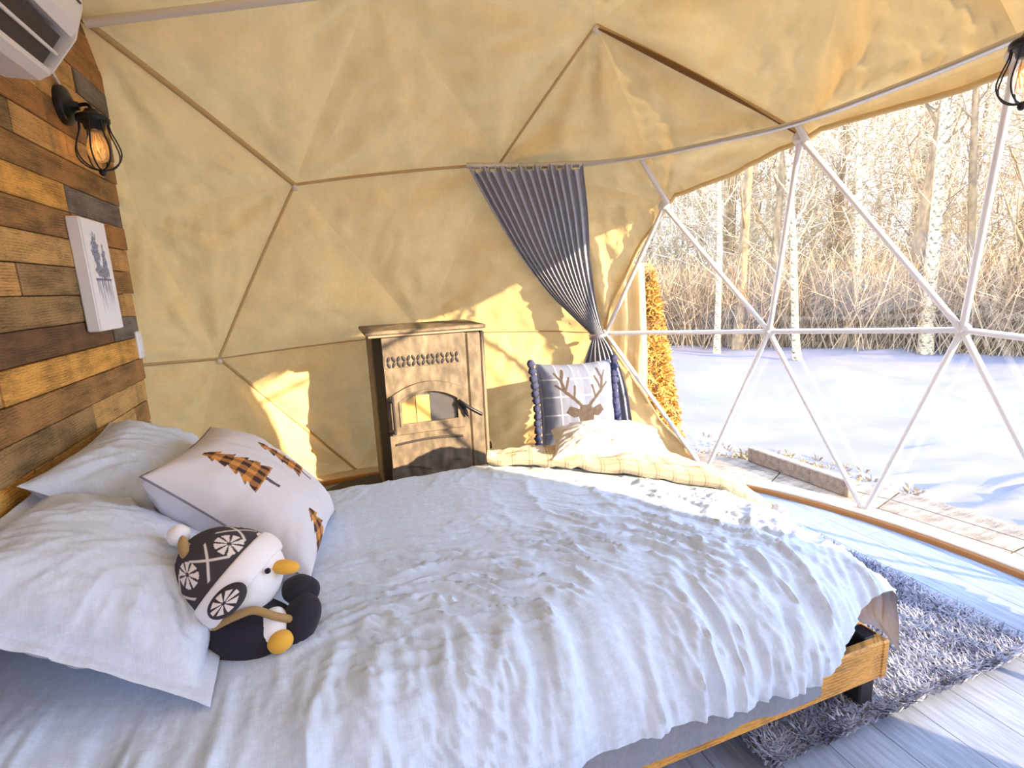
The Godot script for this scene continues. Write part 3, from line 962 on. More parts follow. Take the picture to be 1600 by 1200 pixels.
func bed() -> void:
	var b := thing("bed", "low pine bed frame whose rail shows below the grey covers", "bed")
	put("mattress", Sh.new().box(Vector3(0.26, 0.29, -1.40), Vector3(1.78, 0.18, 0.96), 0.05), M.linen_sheet, b)
	put("rail", Sh.new().box(Vector3(0.290, 0.183, -0.765), Vector3(1.88, 0.105, 0.024), 0.004), M.pine, b)
	put("rail", Sh.new().box(Vector3(0.290, 0.183, -2.0), Vector3(1.88, 0.105, 0.024), 0.004), M.pine, b)
	put("rail", Sh.new().box(Vector3(1.222, 0.183, -1.38), Vector3(0.024, 0.105, 1.26), 0.004), M.pine, b)
	for c in [Vector3(1.205, 0.118, -0.80), Vector3(1.205, 0.118, -1.97), Vector3(-0.62, 0.118, -0.80), Vector3(-0.62, 0.118, -1.97)]:
		put("leg", Sh.new().box(c, Vector3(0.05, 0.235, 0.05), 0.004), M.stove_side, b)
	var LA := (BX1 - BX0) + 0.2 * PI / 2.0 + 0.085
	var w0 := 0.36 + (BZN - BZF)
	var s := Sh.new()
	s.grid(300, 250, func(i, j):
		var a: float = lerp(0.0, LA, i)
		var x := BX0 + a
		var near: float = w0 + 0.2 * PI / 2.0 - 0.008 + 0.01 * sin(x * 9.0) - 0.11 * ss(0.93, 1.22, x)
		return duvet_at(a, lerp(0.02, near, j)))
	put_tagged("duvet", s, M.linen, "wrinkled blue grey linen duvet spread over the bed", "duvet")
	# sheet that hangs out under the duvet
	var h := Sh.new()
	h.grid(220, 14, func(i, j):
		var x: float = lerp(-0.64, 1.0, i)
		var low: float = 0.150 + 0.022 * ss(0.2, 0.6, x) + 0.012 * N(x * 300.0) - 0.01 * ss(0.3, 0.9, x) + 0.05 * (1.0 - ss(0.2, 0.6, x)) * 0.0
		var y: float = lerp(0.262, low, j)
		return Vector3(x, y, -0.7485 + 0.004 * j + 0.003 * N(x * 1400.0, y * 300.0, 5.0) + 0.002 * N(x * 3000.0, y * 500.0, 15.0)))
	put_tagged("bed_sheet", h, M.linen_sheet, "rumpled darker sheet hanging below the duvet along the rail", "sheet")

func put_tagged(called: String, s, m: Material, label: String, category: String, group := "", kind := "") -> MeshInstance3D:
	var o := put(called, s, m)
	tag(o, label, category, group, kind)
	return o

# ---------------------------------------------------------------- pillows
func pillow_side(hw: float, hh: float, T: float, fl: float, seed_: int, side: float, xf: Transform3D, n := 60, pw := 0.5, wr := 1.0) -> Sh:
	return Sh.new().grid(n, n, func(a, b):
		var u: float = 2.0 * a - 1.0
		var v: float = 2.0 * b - 1.0
		var x := hw * u * (1.0 - 0.07 * (1.0 - v * v) * absf(u))
		var y := hh * v * (1.0 - 0.07 * (1.0 - u * u) * absf(v))
		var U: float = min(1.0, absf(u) / fl)
		var V: float = min(1.0, absf(v) / fl)
		var t: float = (1.0 - pow(U, 2.6)) * (1.0 - pow(V, 2.6))
		var edge: float = min(1.0 - absf(u), 1.0 - absf(v))
		var z: float = T * pow(max(t, 0.0), pw)
		var cr: float = ss(0.0, 0.12, t) * (1.0 - ss(0.35, 0.95, t))
		var an := atan2(v, u)
		z += wr * T * (0.16 * cr * N(an * 300.0, t * 60.0, seed_ * 50.0) + 0.07 * ss(0.0, 0.3, t) * N(u * 150.0, v * 150.0, seed_ * 33.0) + 0.05 * ss(0.0, 0.2, t) * fold(N(u * 260.0 + v * 120.0, v * 90.0, seed_ * 21.0)))
		if fl < 0.99:
			z += (1.0 - ss(0.0, 0.05, t)) * 0.005 * N(an * 300.0, 5.0, seed_ * 9.0) * side
		var bend := 0.0
		return xf * Vector3(x, y, side * (z + 0.003 * ss(0.0, 0.02, edge)) + bend))

func frame_of(c: Vector3, ex: Vector3, ey: Vector3) -> Transform3D:
	ex = ex.normalized()
	var ez := ex.cross(ey).normalized()
	return Transform3D(Basis(ex, ez.cross(ex), ez), c)

func tree_print(im: Image, tip: Vector2, foot: Vector2, wide: float, col: Color, dark: Color, plaid: bool) -> void:
	var ax := (foot - tip)
	var L := ax.length()
	ax /= L
	var sx := Vector2(-ax.y, ax.x)
	var w := im.get_width()
	var h := im.get_height()
	for y in h:
		for x in w:
			var p := Vector2(x / float(w), y / float(h)) - tip
			var s := p.dot(ax) / L
			var t: float = absf(p.dot(sx)) / wide
			if s < 0.0 or s > 1.0: continue
			if s > 0.80:
				if t < 0.09: im.set_pixel(x, y, Color(0.36, 0.30, 0.34))
				continue
			var tier := s / 0.8 * 5.0
			var fr := tier - floorf(tier)
			var lim := (0.10 + 0.18 * floorf(tier)) * 0.75 + 0.34 * fr
			var sl := t - lim
			if sl < 0.0:
				var c := col
				if plaid:
					var qx := int(floorf(p.dot(sx) / 0.032 + 50.0)) % 2
					var qy := int(floorf(s * 9.0)) % 2
					if qx == 0 and qy == 0: c = dark
					elif qx == 0 or qy == 0: c = col.lerp(dark, 0.35)
				im.set_pixel(x, y, c)

func pillows() -> void:
	var A := thing("bed_pillow", "nearest pillow, big flanged blue grey linen one in front of the plush", "pillow", Vector3.ZERO, "linen bed pillows")
	var xf := frame_of(Vector3(-0.475, 0.580, -1.20), Vector3(0.05, 0, -1), Vector3(-0.80, 0.52, 0))
	put("front_panel", pillow_side(0.265, 0.265, 0.105, 0.88, 1, 1.0, xf, 90), M.linen_pillow, A)
	put("back_panel", pillow_side(0.265, 0.265, 0.075, 0.88, 2, -1.0, xf, 50), M.linen_pillow, A)
	var B := thing("bed_pillow", "farther linen pillow propped against the planks behind the tree cushion", "pillow", Vector3.ZERO, "linen bed pillows")
	xf = frame_of(Vector3(-0.475, 0.605, -1.66), Vector3(-0.04, 0, -1), Vector3(-0.80, 0.60, 0))
	put("front_panel", pillow_side(0.30, 0.26, 0.12, 0.97, 3, 1.0, xf, 80), M.linen_pillow, B)
	put("back_panel", pillow_side(0.30, 0.26, 0.08, 0.97, 4, -1.0, xf, 50), M.linen_pillow, B)
	# cushion with appliqué trees
	var cream := rgb(206, 203, 206)
	var fi := Image.create(320, 320, false, Image.FORMAT_RGB8)
	fi.fill(cream)
	# image row 0 is the cushion's lower edge
	for t in [[Vector2(0.24, 0.88), Vector2(0.26, 0.44), 0.14], [Vector2(0.62, 0.70), Vector2(0.64, 0.30), 0.12], [Vector2(0.30, 0.22), Vector2(0.26, -0.16), 0.14]]:
		tree_print(fi, t[0], t[1], t[2], rgb(200, 134, 62), rgb(56, 38, 34), true)
	var bi := Image.create(256, 256, false, Image.FORMAT_RGB8)
	bi.fill(rgb(205, 205, 215))
	for t in [[Vector2(0.25, 0.95), Vector2(0.3, 0.5), 0.12], [Vector2(0.7, 0.9), Vector2(0.7, 0.45), 0.12], [Vector2(0.22, 0.48), Vector2(0.2, 0.02), 0.12]]:
		tree_print(bi, t[0], t[1], t[2], rgb(30, 28, 38), rgb(30, 28, 38), false)
	var fm := mat(Color.WHITE, 0.95)
	fm.albedo_texture = ImageTexture.create_from_image(fi)
	var bm := mat(Color.WHITE, 0.95)
	bm.albedo_texture = ImageTexture.create_from_image(bi)
	var C := thing("tree_cushion", "cream cushion printed with orange plaid fir trees", "cushion")
	xf = frame_of(Vector3(-0.235, 0.605, -1.475), Vector3(0.16, 0.0, -1), Vector3(-0.70, 0.68, -0.10))
	put("front_panel", pillow_side(0.205, 0.225, 0.11, 1.0, 6, 1.0, xf, 60, 0.55, 0.5), fm, C)
	put("back_panel", pillow_side(0.205, 0.225, 0.14, 1.0, 7, -1.0, xf, 60, 0.5, 0.5), bm, C)
	var pipe := []
	for k in 81:
		var t := k / 20.0
		var e := int(floorf(t)) % 4
		var q := t - floorf(t)
		var uv: Vector2 = [Vector2(2 * q - 1, -1), Vector2(1, 2 * q - 1), Vector2(1 - 2 * q, 1), Vector2(-1, 1 - 2 * q)][e]
		pipe.append(xf * Vector3(0.205 * uv.x * (1.0 - 0.07 * (1.0 - uv.y * uv.y) * absf(uv.x)), 0.225 * uv.y * (1.0 - 0.07 * (1.0 - uv.x * uv.x) * absf(uv.y)), 0))
	put("seam_piping", Sh.new().tube(pipe, 0.0025, 6, false), mat(rgb(120, 116, 122), 0.9), C)

# ---------------------------------------------------------------- knitted penguin
func penguin() -> void:
	var cam: Camera3D = get_node("camera")
	var P := thing("penguin_plush", "small penguin soft toy in a patterned grey winter hat", "soft toy", Vector3(-0.236, 0.538, -1.125))
	P.basis = cam.basis
	var k := 1.0 / 690.0
	# coordinates below: hundredths of the toy's own frame, x right, y up, z to the front
	var at := func(x: float, y: float, z: float) -> Vector3: return Vector3(x, y, z) * k
	var plush := func(c: Color) -> StandardMaterial3D:
		var m := mat(c, 1.0)
		m.rim_enabled = true
		m.rim = 0.4
		return m
	var black: StandardMaterial3D = plush.call(rgb(34, 30, 42))
	var white: StandardMaterial3D = plush.call(rgb(228, 226, 228))
	var yellow: StandardMaterial3D = plush.call(rgb(222, 170, 66))
	var tan: StandardMaterial3D = plush.call(rgb(158, 128, 82))
	var grey: StandardMaterial3D = plush.call(rgb(140, 138, 148))
	var ell := func(c: Vector3, r: Vector3, rot := 0.0, sd := 0.0) -> Sh:
		var b := Basis(Vector3(0, 0, 1), rot)
		return Sh.new().grid(36, 24, func(u, w):
			var d := Vector3(sin(w * PI) * cos(u * TAU), cos(w * PI), sin(w * PI) * sin(u * TAU))
			return c + b * (d * r * (1.0 + 0.05 * N(d.x * 90 + sd, d.y * 90, d.z * 90))))
	put("body", ell.call(at.call(16, -60, 2), Vector3(74, 48, 48) * k, -0.1, 3.0), black, P)
	put("belly", ell.call(at.call(54, -56, 16), Vector3(26, 36, 24) * k, -0.3, 8.0), white, P)
	put("head", ell.call(at.call(-2, 18, 0), Vector3(66, 60, 58) * k, 0.7, 1.0), white, P)
	# hat, turned about its own axis that points up and back
	var ax := Vector3(-0.79, 0.60, 0.10).normalized()
	var hx := frame_of(at.call(-12, 22, 0), ax.cross(Vector3(0, 0, 1)).normalized(), ax)
	var hat := Image.create(384, 128, false, Image.FORMAT_RGB8)
	hat.fill(rgb(62, 56, 62))
	for fl in [[32, 84, 17], [96, 70, 17], [160, 88, 17], [224, 70, 17], [288, 86, 17], [352, 72, 17], [64, 30, 12], [128, 30, 12], [192, 30, 12], [256, 32, 12], [320, 30, 12]]:
		for y in range(fl[1] - fl[2], fl[1] + fl[2] + 1):
			for x in range(fl[0] - fl[2], fl[0] + fl[2] + 1):
				var q := Vector2(x - fl[0], y - fl[1])
				var rr: float = q.length() / fl[2]
				if rr < 1.0 and rr > 0.14 and absf(cos(q.angle() * 4.0)) > 0.35 + 0.25 * (1.0 - rr): hat.set_pixel((x + 384) % 384, clamp(y, 0, 127), rgb(226, 220, 216))
	for cx in [64, 128, 192, 256, 320, 0]:
		for t in range(-18, 19):
			for o in range(-2, 3):
				hat.set_pixel((cx + t + o + 384) % 384, 78 + t, rgb(214, 208, 204))
				hat.set_pixel((cx + t + o + 384) % 384, 78 - t, rgb(214, 208, 204))
	for cx in range(0, 384):
		if int(cx / 10.0) % 2 == 0:
			for y in range(112, 124): hat.set_pixel(cx, y, rgb(206, 200, 198))
	var hm := mat(Color.WHITE, 1.0)
	hm.albedo_texture = ImageTexture.create_from_image(hat)
	var prof := [Vector2(2, 76), Vector2(16, 74), Vector2(34, 64), Vector2(50, 46), Vector2(62, 22), Vector2(67, 0), Vector2(67, -10)]
	var sm := []
	for q in smooth_path(prof, 5): sm.append(q * k)
	var hs := Sh.new().lathe(sm, 40, hx)
	put("hat", hs, hm, P)
	var band := []
	for q in smooth_path([Vector2(64, 2), Vector2(70, 0), Vector2(73, -10), Vector2(72, -24), Vector2(67, -34), Vector2(60, -34)], 4): band.append(q * k)
	put("hat_band", Sh.new().lathe(band, 40, hx), white, P)
	put("hat_pompom", ell.call(at.call(-84, 80, 6), Vector3(15, 15, 15) * k, 0.0, 12.0), white, P)
	put("hat_tassel", ell.call(at.call(-54, 74, 42), Vector3(7, 16, 6) * k, 0.1, 15.0), tan, P)
	var ear := Image.create(96, 96, false, Image.FORMAT_RGB8)
	for y in 96:
		for x in 96:
			var q := Vector2(x - 48, y - 48)
			var rr := q.length() / 48.0
			ear.set_pixel(x, y, rgb(226, 220, 216) if rr < 0.75 and rr > 0.12 and absf(cos(q.angle() * 4.0)) > 0.5 else rgb(58, 52, 58))
	var em := mat(Color.WHITE, 1.0)
	em.albedo_texture = ImageTexture.create_from_image(ear)
	var eb := Basis(Vector3(0, 0, 1), 0.75) 
	put("ear_flap", Sh.new().grid(24, 24, func(a, b):
		var q := Vector2(2 * a - 1, 2 * b - 1)
		q = Vector2(q.x * sqrt(1.0 - q.y * q.y / 2.0), q.y * sqrt(1.0 - q.x * q.x / 2.0))
		return at.call(22, 12, 70) + eb * Vector3(q.x * 30, q.y * 17, 9.0 * sqrt(max(0.0, 1.0 - q.length_squared())) - q.x * 3.0) * k), em, P)
	put("beak", ell.call(at.call(70, 34, 6), Vector3(21, 10, 13) * k, -0.08, 20.0), yellow, P)
	put("eye", ell.call(at.call(55, 36, 27), Vector3(4, 4, 4) * k), black, P)
	put("foot", ell.call(at.call(76, -60, 34), Vector3(18, 15, 14) * k, 0.5, 22.0), yellow, P)
	put("flipper", ell.call(at.call(88, -48, -6), Vector3(26, 40, 30) * k, -0.35, 24.0), black, P)
	put("flipper", ell.call(at.call(80, -12, -26), Vector3(28, 22, 24) * k, -0.2, 26.0), black, P)
	put("tail", ell.call(at.call(-38, -58, 10), Vector3(24, 22, 18) * k, 0.4, 27.0), grey, P)
	put("scarf", Sh.new().tube(smooth_path([at.call(-10, -34, 46), at.call(20, -18, 52), at.call(44, -12, 44), at.call(66, -24, 34), at.call(84, -36, 18)], 6), 0.008, 8), tan, P)

# ---------------------------------------------------------------- cushions and throw in the far corner
func far_corner() -> void:
	var di := Image.create(320, 320, false, Image.FORMAT_RGB8)
	var base := rgb(104, 109, 128)
	for y in 320:
		for x in 320:
			var c := base
			if (x % 64) < 5 or (y % 64) < 5: c = rgb(160, 162, 172)
			elif ((x / 32) % 2) == 0: c = base.lerp(rgb(122, 126, 144), 0.6)
			di.set_pixel(x, y, c)
	# a stag's head: face, ears and branching antlers
	var stag := rgb(64, 50, 38)
	var polys := [PackedVector2Array([Vector2(0.43, 0.50), Vector2(0.57, 0.50), Vector2(0.60, 0.62), Vector2(0.56, 0.80), Vector2(0.62, 0.97), Vector2(0.38, 0.97), Vector2(0.44, 0.80), Vector2(0.40, 0.62)]),
		PackedVector2Array([Vector2(0.42, 0.54), Vector2(0.30, 0.50), Vector2(0.25, 0.57), Vector2(0.34, 0.63), Vector2(0.42, 0.62)]), PackedVector2Array([Vector2(0.58, 0.54), Vector2(0.70, 0.50), Vector2(0.75, 0.57), Vector2(0.66, 0.63), Vector2(0.58, 0.62)])]
	var lines := []
	for sg in [-1.0, 1.0]:
		var q := func(x, y): return Vector2(0.5 + sg * x, y)
		var beam := [q.call(0.05, 0.51), q.call(0.14, 0.42), q.call(0.24, 0.34), q.call(0.27, 0.22), q.call(0.23, 0.09)]
		for i in 4: lines.append([beam[i], beam[i + 1], 0.019])
		lines.append([beam[1], q.call(0.11, 0.28), 0.014]); lines.append([beam[2], q.call(0.17, 0.18), 0.014]); lines.append([beam[3], q.call(0.33, 0.12), 0.012]); lines.append([beam[2], q.call(0.34, 0.26), 0.012])
	for y in 320:
		for x in 320:
			var p := Vector2(x / 320.0, y / 320.0)
			var on := false
			for pg in polys:
				if Geometry2D.is_point_in_polygon(p, pg): on = true
			for l in lines:
				if Geometry2D.get_closest_point_to_segment(p, l[0], l[1]).distance_to(p) < l[2]: on = true
			if on: di.set_pixel(x, 319 - y, stag.lerp(base, 0.15 + 0.2 * N(x * 5.0, y * 5.0)))
	var dm := mat(Color.WHITE, 0.95)
	dm.albedo_texture = ImageTexture.create_from_image(di)
	var D := thing("stag_cushion", "plaid cushion with a stag head and navy pompom trim by the curtain", "cushion")
	var xf := frame_of(Vector3(1.235, 0.475, -2.45), Vector3(1, -0.03, 0.02), Vector3(0, 1, -0.22))
	put("front_panel", pillow_side(0.228, 0.24, 0.10, 1.0, 11, 1.0, xf, 50, 0.6, 0.5), dm, D)
	put("back_panel", pillow_side(0.228, 0.24, 0.10, 1.0, 12, -1.0, xf, 40, 0.6, 0.5), M.linen_sheet, D)
	var navy := mat(rgb(62, 66, 98), 1.0)
	for sg in [-1.0, 1.0]:
		for k in 13:
			var t := -1.0 + 2.0 * k / 12.0
			var c := xf * Vector3(sg * (0.236 * (1.0 - 0.06 * (1.0 - t * t)) + 0.014), 0.24 * t, 0.004 * (k % 2))
			put("pompom", Sh.new().grid(12, 8, func(u, w):
				var d := Vector3(sin(w * PI) * cos(u * TAU), cos(w * PI), sin(w * PI) * sin(u * TAU))
				return c + d * 0.0225 * (1.0 + 0.35 * N(d.x * 300 + k * 50.0, d.y * 300, d.z * 300))), navy, D)
	var st := thing("low_stool", "low wooden stool behind the bed under the stag cushion", "stool", Vector3(1.235, 0, -2.42))
	put("seat", Sh.new().lathe([Vector2(0, 0.222), Vector2(0.15, 0.222), Vector2(0.16, 0.214), Vector2(0.16, 0.196), Vector2(0, 0.19)], 28), M.pine, st)
	for k in 3:
		var an := TAU * k / 3.0 + 0.5
		put("leg", Sh.new().tube([Vector3(0.10 * cos(an), 0.2, 0.10 * sin(an)), Vector3(0.14 * cos(an), 0.0, 0.14 * sin(an))], 0.014, 10), M.pine, st)
	var fluffy := mat(rgb(208, 204, 200), 1.0)
	var F := thing("white_cushion", "soft white cushion lying in front of the stag cushion", "cushion")
	xf = frame_of(Vector3(1.00, 0.500, -1.72), Vector3(1, -0.02, 0.42), Vector3(0.32, 0.12, -1))
	put("front_panel", pillow_side(0.225, 0.14, 0.075, 1.0, 15, 1.0, xf, 50, 0.55, 1.2), fluffy, F)
	put("back_panel", pillow_side(0.225, 0.14, 0.045, 1.0, 16, -1.0, xf, 40, 0.55, 1.0), fluffy, F)
	var ti := tex(func(x, y):
		var c := rgb(214, 198, 170)
		var m := 0.0
		if (x % 64) < 6 or (x % 64) in range(12, 15): m += 0.35
		if (y % 64) < 6 or (y % 64) in range(12, 15): m += 0.35
		return c.lerp(rgb(130, 100, 62), min(m, 0.6)), 256, 256)
	var tm := mat(Color.WHITE, 1.0)
	tm.albedo_texture = ti
	var near := [Vector3(0.535, 0, -1.855), Vector3(0.78, 0, -1.66), Vector3(1.02, 0, -1.43), Vector3(1.19, 0, -1.25), Vector3(1.285, 0, -1.165)]
	var far := [Vector3(0.62, 0, -1.98), Vector3(0.88, 0, -1.98), Vector3(1.12, 0, -1.92), Vector3(1.26, 0, -1.62), Vector3(1.31, 0, -1.24)]
	var sn := smooth_path(near, 12)
	var sf := smooth_path(far, 12)
	var T := thing("throw_blanket", "cream plaid throw with white pompoms bunched across the far corner of the bed", "blanket")
	var topf := func(x: float, z: float) -> float:
		var dx := roll(x - BX1, 0.2, 0.3).y if x > BX1 else 0.0
		var dd: float = 0.0
		if x > BX1: dd = 0.2 - sqrt(max(0.0, 0.04 - pow(min(x - BX1, 0.2), 2.0)))
		var zz: float = 0.0
		if z < BZF: zz = 0.17 - sqrt(max(0.0, 0.0289 - pow(min(BZF - z, 0.168), 2.0)))
		return 0.428 + 0.012 * sin(PI * clamp((z - BZF) / (BZN - BZF), 0.0, 1.0)) - pow(pow(dd, 3.0) + pow(zz, 3.0), 1.0 / 3.0)
	put("cloth", Sh.new().grid(48, 40, func(a, b):
		var i := int(round(a * 48))
		# the near edge is rolled: the cloth starts underneath, comes round and lies back
		var q: Vector3
		var lift: float
		var c := 1.0 - ss(0.86, 1.0, a)
		if b < 0.4:
			var an := lerp(-PI * 0.6, PI * 0.62, b / 0.4) as float
			var dir: Vector3 = (sf[i] - sn[i]).normalized()
			q = sn[i] + dir * (0.022 - 0.026 * cos(an))
			lift = 0.034 + 0.026 * sin(an)
		else:
			var t: float = (b - 0.4) / 0.6
			q = sn[i].lerp(sf[i], 0.06 + 0.94 * t)
			lift = 0.058 - 0.018 * t
		lift += 0.014 * fold(N(q.x * 700.0 - q.z * 500.0, q.z * 300.0, 41.0)) + 0.012 * N(q.x * 500, q.z * 500, 4.0)
		return Vector3(q.x, topf.call(q.x, q.z) + lift, q.z), 5.0, 3.0), tm, T)
	for k in 5:
		var c: Vector3 = near[4].lerp(far[4], 0.05 + 0.28 * k)
		c = Vector3(c.x + 0.012, topf.call(c.x, c.z) + 0.038 - 0.006 * k, c.z + 0.01)
		put("pompom", Sh.new().grid(18, 12, func(u, w):
			var d := Vector3(sin(w * PI) * cos(u * TAU), cos(w * PI), sin(w * PI) * sin(u * TAU))
			return c + d * 0.029 * (1.0 + 0.12 * N(d.x * 300 + k * 40.0, d.y * 300, d.z * 300))), fluffy, T)

# ---------------------------------------------------------------- curtain and its track
func curtains() -> void:
	var tr := [Vector3(0.759, 1.733, -2.666), Vector3(1.020, 1.718, -2.557), Vector3(1.265, 1.705, -2.405), Vector3(1.483, 1.701, -2.207), Vector3(1.679, 1.709, -1.942), Vector3(1.820, 1.715, -1.659), Vector3(1.908, 1.746, -1.282), Vector3(1.925, 1.770, -0.95), Vector3(1.90, 1.775, -0.5), Vector3(1.82, 1.775, 0.0), Vector3(1.70, 1.77, 0.4)]
	var t := thing("curtain_track", "pale curved curtain track running round the tent above the window", "curtain track")
	var sp := smooth_path(tr, 8)
	put("rail", Sh.new().tube(sp, 0.0115, 10), M.steel, t)
	put("end_rail", Sh.new().tube([tr[0] + Vector3(-0.012, 0.002, 0.006), tr[0].lerp(tr[1], 0.5) + Vector3(0, 0.001, 0.008), tr[1] + Vector3(0, 0, 0.004), tr[2]], 0.0155, 12), M.steel, t)
	var L := smooth_path([Vector3(0.765, 1.708, -2.666), Vector3(0.895, 1.524, -2.729), Vector3(1.046, 1.307, -2.767), Vector3(1.213, 1.088, -2.760), Vector3(1.352, 0.934, -2.716), Vector3(1.446, 0.829, -2.669)], 12)
	var R := smooth_path([Vector3(1.269, 1.686, -2.399), Vector3(1.337, 1.493, -2.484), Vector3(1.392, 1.269, -2.565), Vector3(1.443, 1.059, -2.611), Vector3(1.482, 0.911, -2.625), Vector3(1.506, 0.828, -2.625)], 12)
	var c := thing("curtain", "dark grey blue curtain gathered to a tieback beside the window", "curtain")
	var inward := Vector3(-0.55, 0, 0.83)
	put("drape", Sh.new().grid(200, 60, func(u, w):
		var i := int(round(w * 60))
		var p: Vector3 = L[i].lerp(R[i], u)
		var amp: float = lerp(0.025, 0.006, w)
		var ph: float = u * TAU * 14.0 + 1.4 * sin(u * 9.0)
		var o: float = amp * sin(ph) + 0.02 * sin(PI * u)
		if w < 0.05: p.y += 0.014 * sin(ph * 0.5 + 1.0) * (1.0 - w / 0.05)
		return p + inward * (o + 0.012)), M.curtain, c)
	for k in 15:
		var p: Vector3 = L[0].lerp(R[0], (k + 0.5) / 15.0) + Vector3(0, 0.012, 0)
		var ringp := []
		for e in 13: ringp.append(p + inward * (0.017 * cos(TAU * e / 12.0)) + Vector3(0, 0.017 * sin(TAU * e / 12.0), 0))
		put("ring", Sh.new().tube(ringp, 0.003, 6, false), M.pole, c)
	var tie := Vector3(1.478, 0.815, -2.640)
	put("tieback", Sh.new().grid(40, 8, func(u, w):
		var a: float = u * TAU
		var b: float = w * TAU
		var rr := 0.040 + 0.010 * cos(b)
		return tie + Vector3(0.83, 0, 0.55) * rr * cos(a) + inward * rr * 0.8 * sin(a) + Vector3(0, 0.012 * sin(b) + 0.012 * cos(a), 0)), M.tie, c)
	var TL := smooth_path([Vector3(1.450, 0.810, -2.66), Vector3(1.428, 0.72, -2.69), Vector3(1.412, 0.602, -2.72), Vector3(1.405, 0.361, -2.72), Vector3(1.40, 0.10, -2.70)], 10)
	var TR := smooth_path([Vector3(1.505, 0.810, -2.625), Vector3(1.552, 0.72, -2.59), Vector3(1.605, 0.528, -2.55), Vector3(1.628, 0.330, -2.52), Vector3(1.64, 0.10, -2.50)], 10)
	put("tail", Sh.new().grid(100, 40, func(u, w):
		var i := int(round(w * 40))
		var p: Vector3 = TL[i].lerp(TR[i], u)
		return p + inward * (lerp(0.012, 0.026, w) * sin(u * TAU * 7.0 + 1.1 * sin(u * 6.0 + w)) + 0.012)), M.curtain, c)
	var c2 := thing("curtain", "second dark grey blue curtain tied back at the near end of the window", "curtain")
	var L2 := smooth_path([Vector3(1.91, 1.76, -0.90), Vector3(2.02, 1.5, -0.78), Vector3(2.12, 1.15, -0.56), Vector3(2.2, 0.84, -0.52)], 12)
	var R2 := smooth_path([Vector3(1.91, 1.76, -0.66), Vector3(2.02, 1.5, -0.58), Vector3(2.12, 1.15, -0.48), Vector3(2.2, 0.84, -0.44)], 12)
	put("drape", Sh.new().grid(120, 36, func(u, w):
		var i := int(round(w * 36))
		return L2[i].lerp(R2[i], u) + Vector3(-1, 0, 0.2) * (lerp(0.02, 0.01, w) * sin(u * TAU * 12.0) + 0.01)), M.curtain, c2)
	put("tail", Sh.new().grid(100, 20, func(u, w):
		var zc: float = lerp(lerp(-0.53, -0.88, ss(0.0, 0.5, w)), lerp(-0.43, -0.30, ss(0.0, 0.5, w)), u)
		return Vector3(2.2 - 0.06 * w + lerp(0.01, 0.03, w) * sin(u * TAU * 9.0), lerp(0.84, 0.06, w), zc)), M.curtain, c2)
	# lamp cage hanging near the end of the window
	var pd := thing("cage_pendant", "black wire cage lamp hanging by the window's upper edge", "lamp", Vector3(1.845, 1.735, -0.95))
	put("cord", Sh.new().tube([Vector3(0, 0, 0), Vector3(-0.005, 0.115, 0)], 0.004, 6), M.black_metal, pd)
	cage(pd, Vector3.ZERO)

# ---------------------------------------------------------------- shaggy rug
func rug() -> void:
	var r := thing("shag_rug", "shaggy blue grey and white rug at the foot of the bed", "rug")
	put("backing", Sh.new().box(Vector3(1.355, 0.006, -1.10), Vector3(0.985, 0.010, 0.685), 0.004), mat(rgb(56, 58, 76), 1.0), r)
	var blade := Sh.new()
	for k in 4:
		var a := k * 1.7
		var d := Vector3(cos(a), 0, sin(a))
		var s := Vector3(-sin(a), 0, cos(a)) * 0.0022
		var p0 := d * 0.002
		var p1 := d * 0.010 + Vector3(0, 0.020, 0)
		var p2 := d * 0.026 + Vector3(0, 0.030, 0)
		blade.tri(p0 - s, p0 + s, p1 + s); blade.tri(p0 - s, p1 + s, p1 - s); blade.tri(p1 - s, p1 + s, p2)
	var mm := MultiMesh.new()
	mm.transform_format = MultiMesh.TRANSFORM_3D
	mm.use_colors = true
	mm.mesh = blade.mesh()
	mm.instance_count = 15000
	for i in 15000:
		var x := 0.855 + 1.0 * rng.randf()
		var z := -1.45 + 0.705 * rng.randf()
		var b := Basis(Vector3.UP, rng.randf() * TAU).scaled(Vector3.ONE * (0.8 + 0.6 * rng.randf()))
		mm.set_instance_transform(i, Transform3D(b, Vector3(x, 0.011, z)))
		var k: float = clamp(0.42 + 0.55 * N(x * 900.0, z * 900.0) + 0.5 * (rng.randf() - 0.5), 0.0, 1.0)
		mm.set_instance_color(i, Color(0.07, 0.078, 0.14).lerp(Color(0.62, 0.63, 0.71), k))
	var mi := MultiMeshInstance3D.new()
	mi.multimesh = mm
	mi.material_override = M.rug
	mi.name = "pile"
	mi.set_meta("kind", "stuff")
	r.add_child(mi)

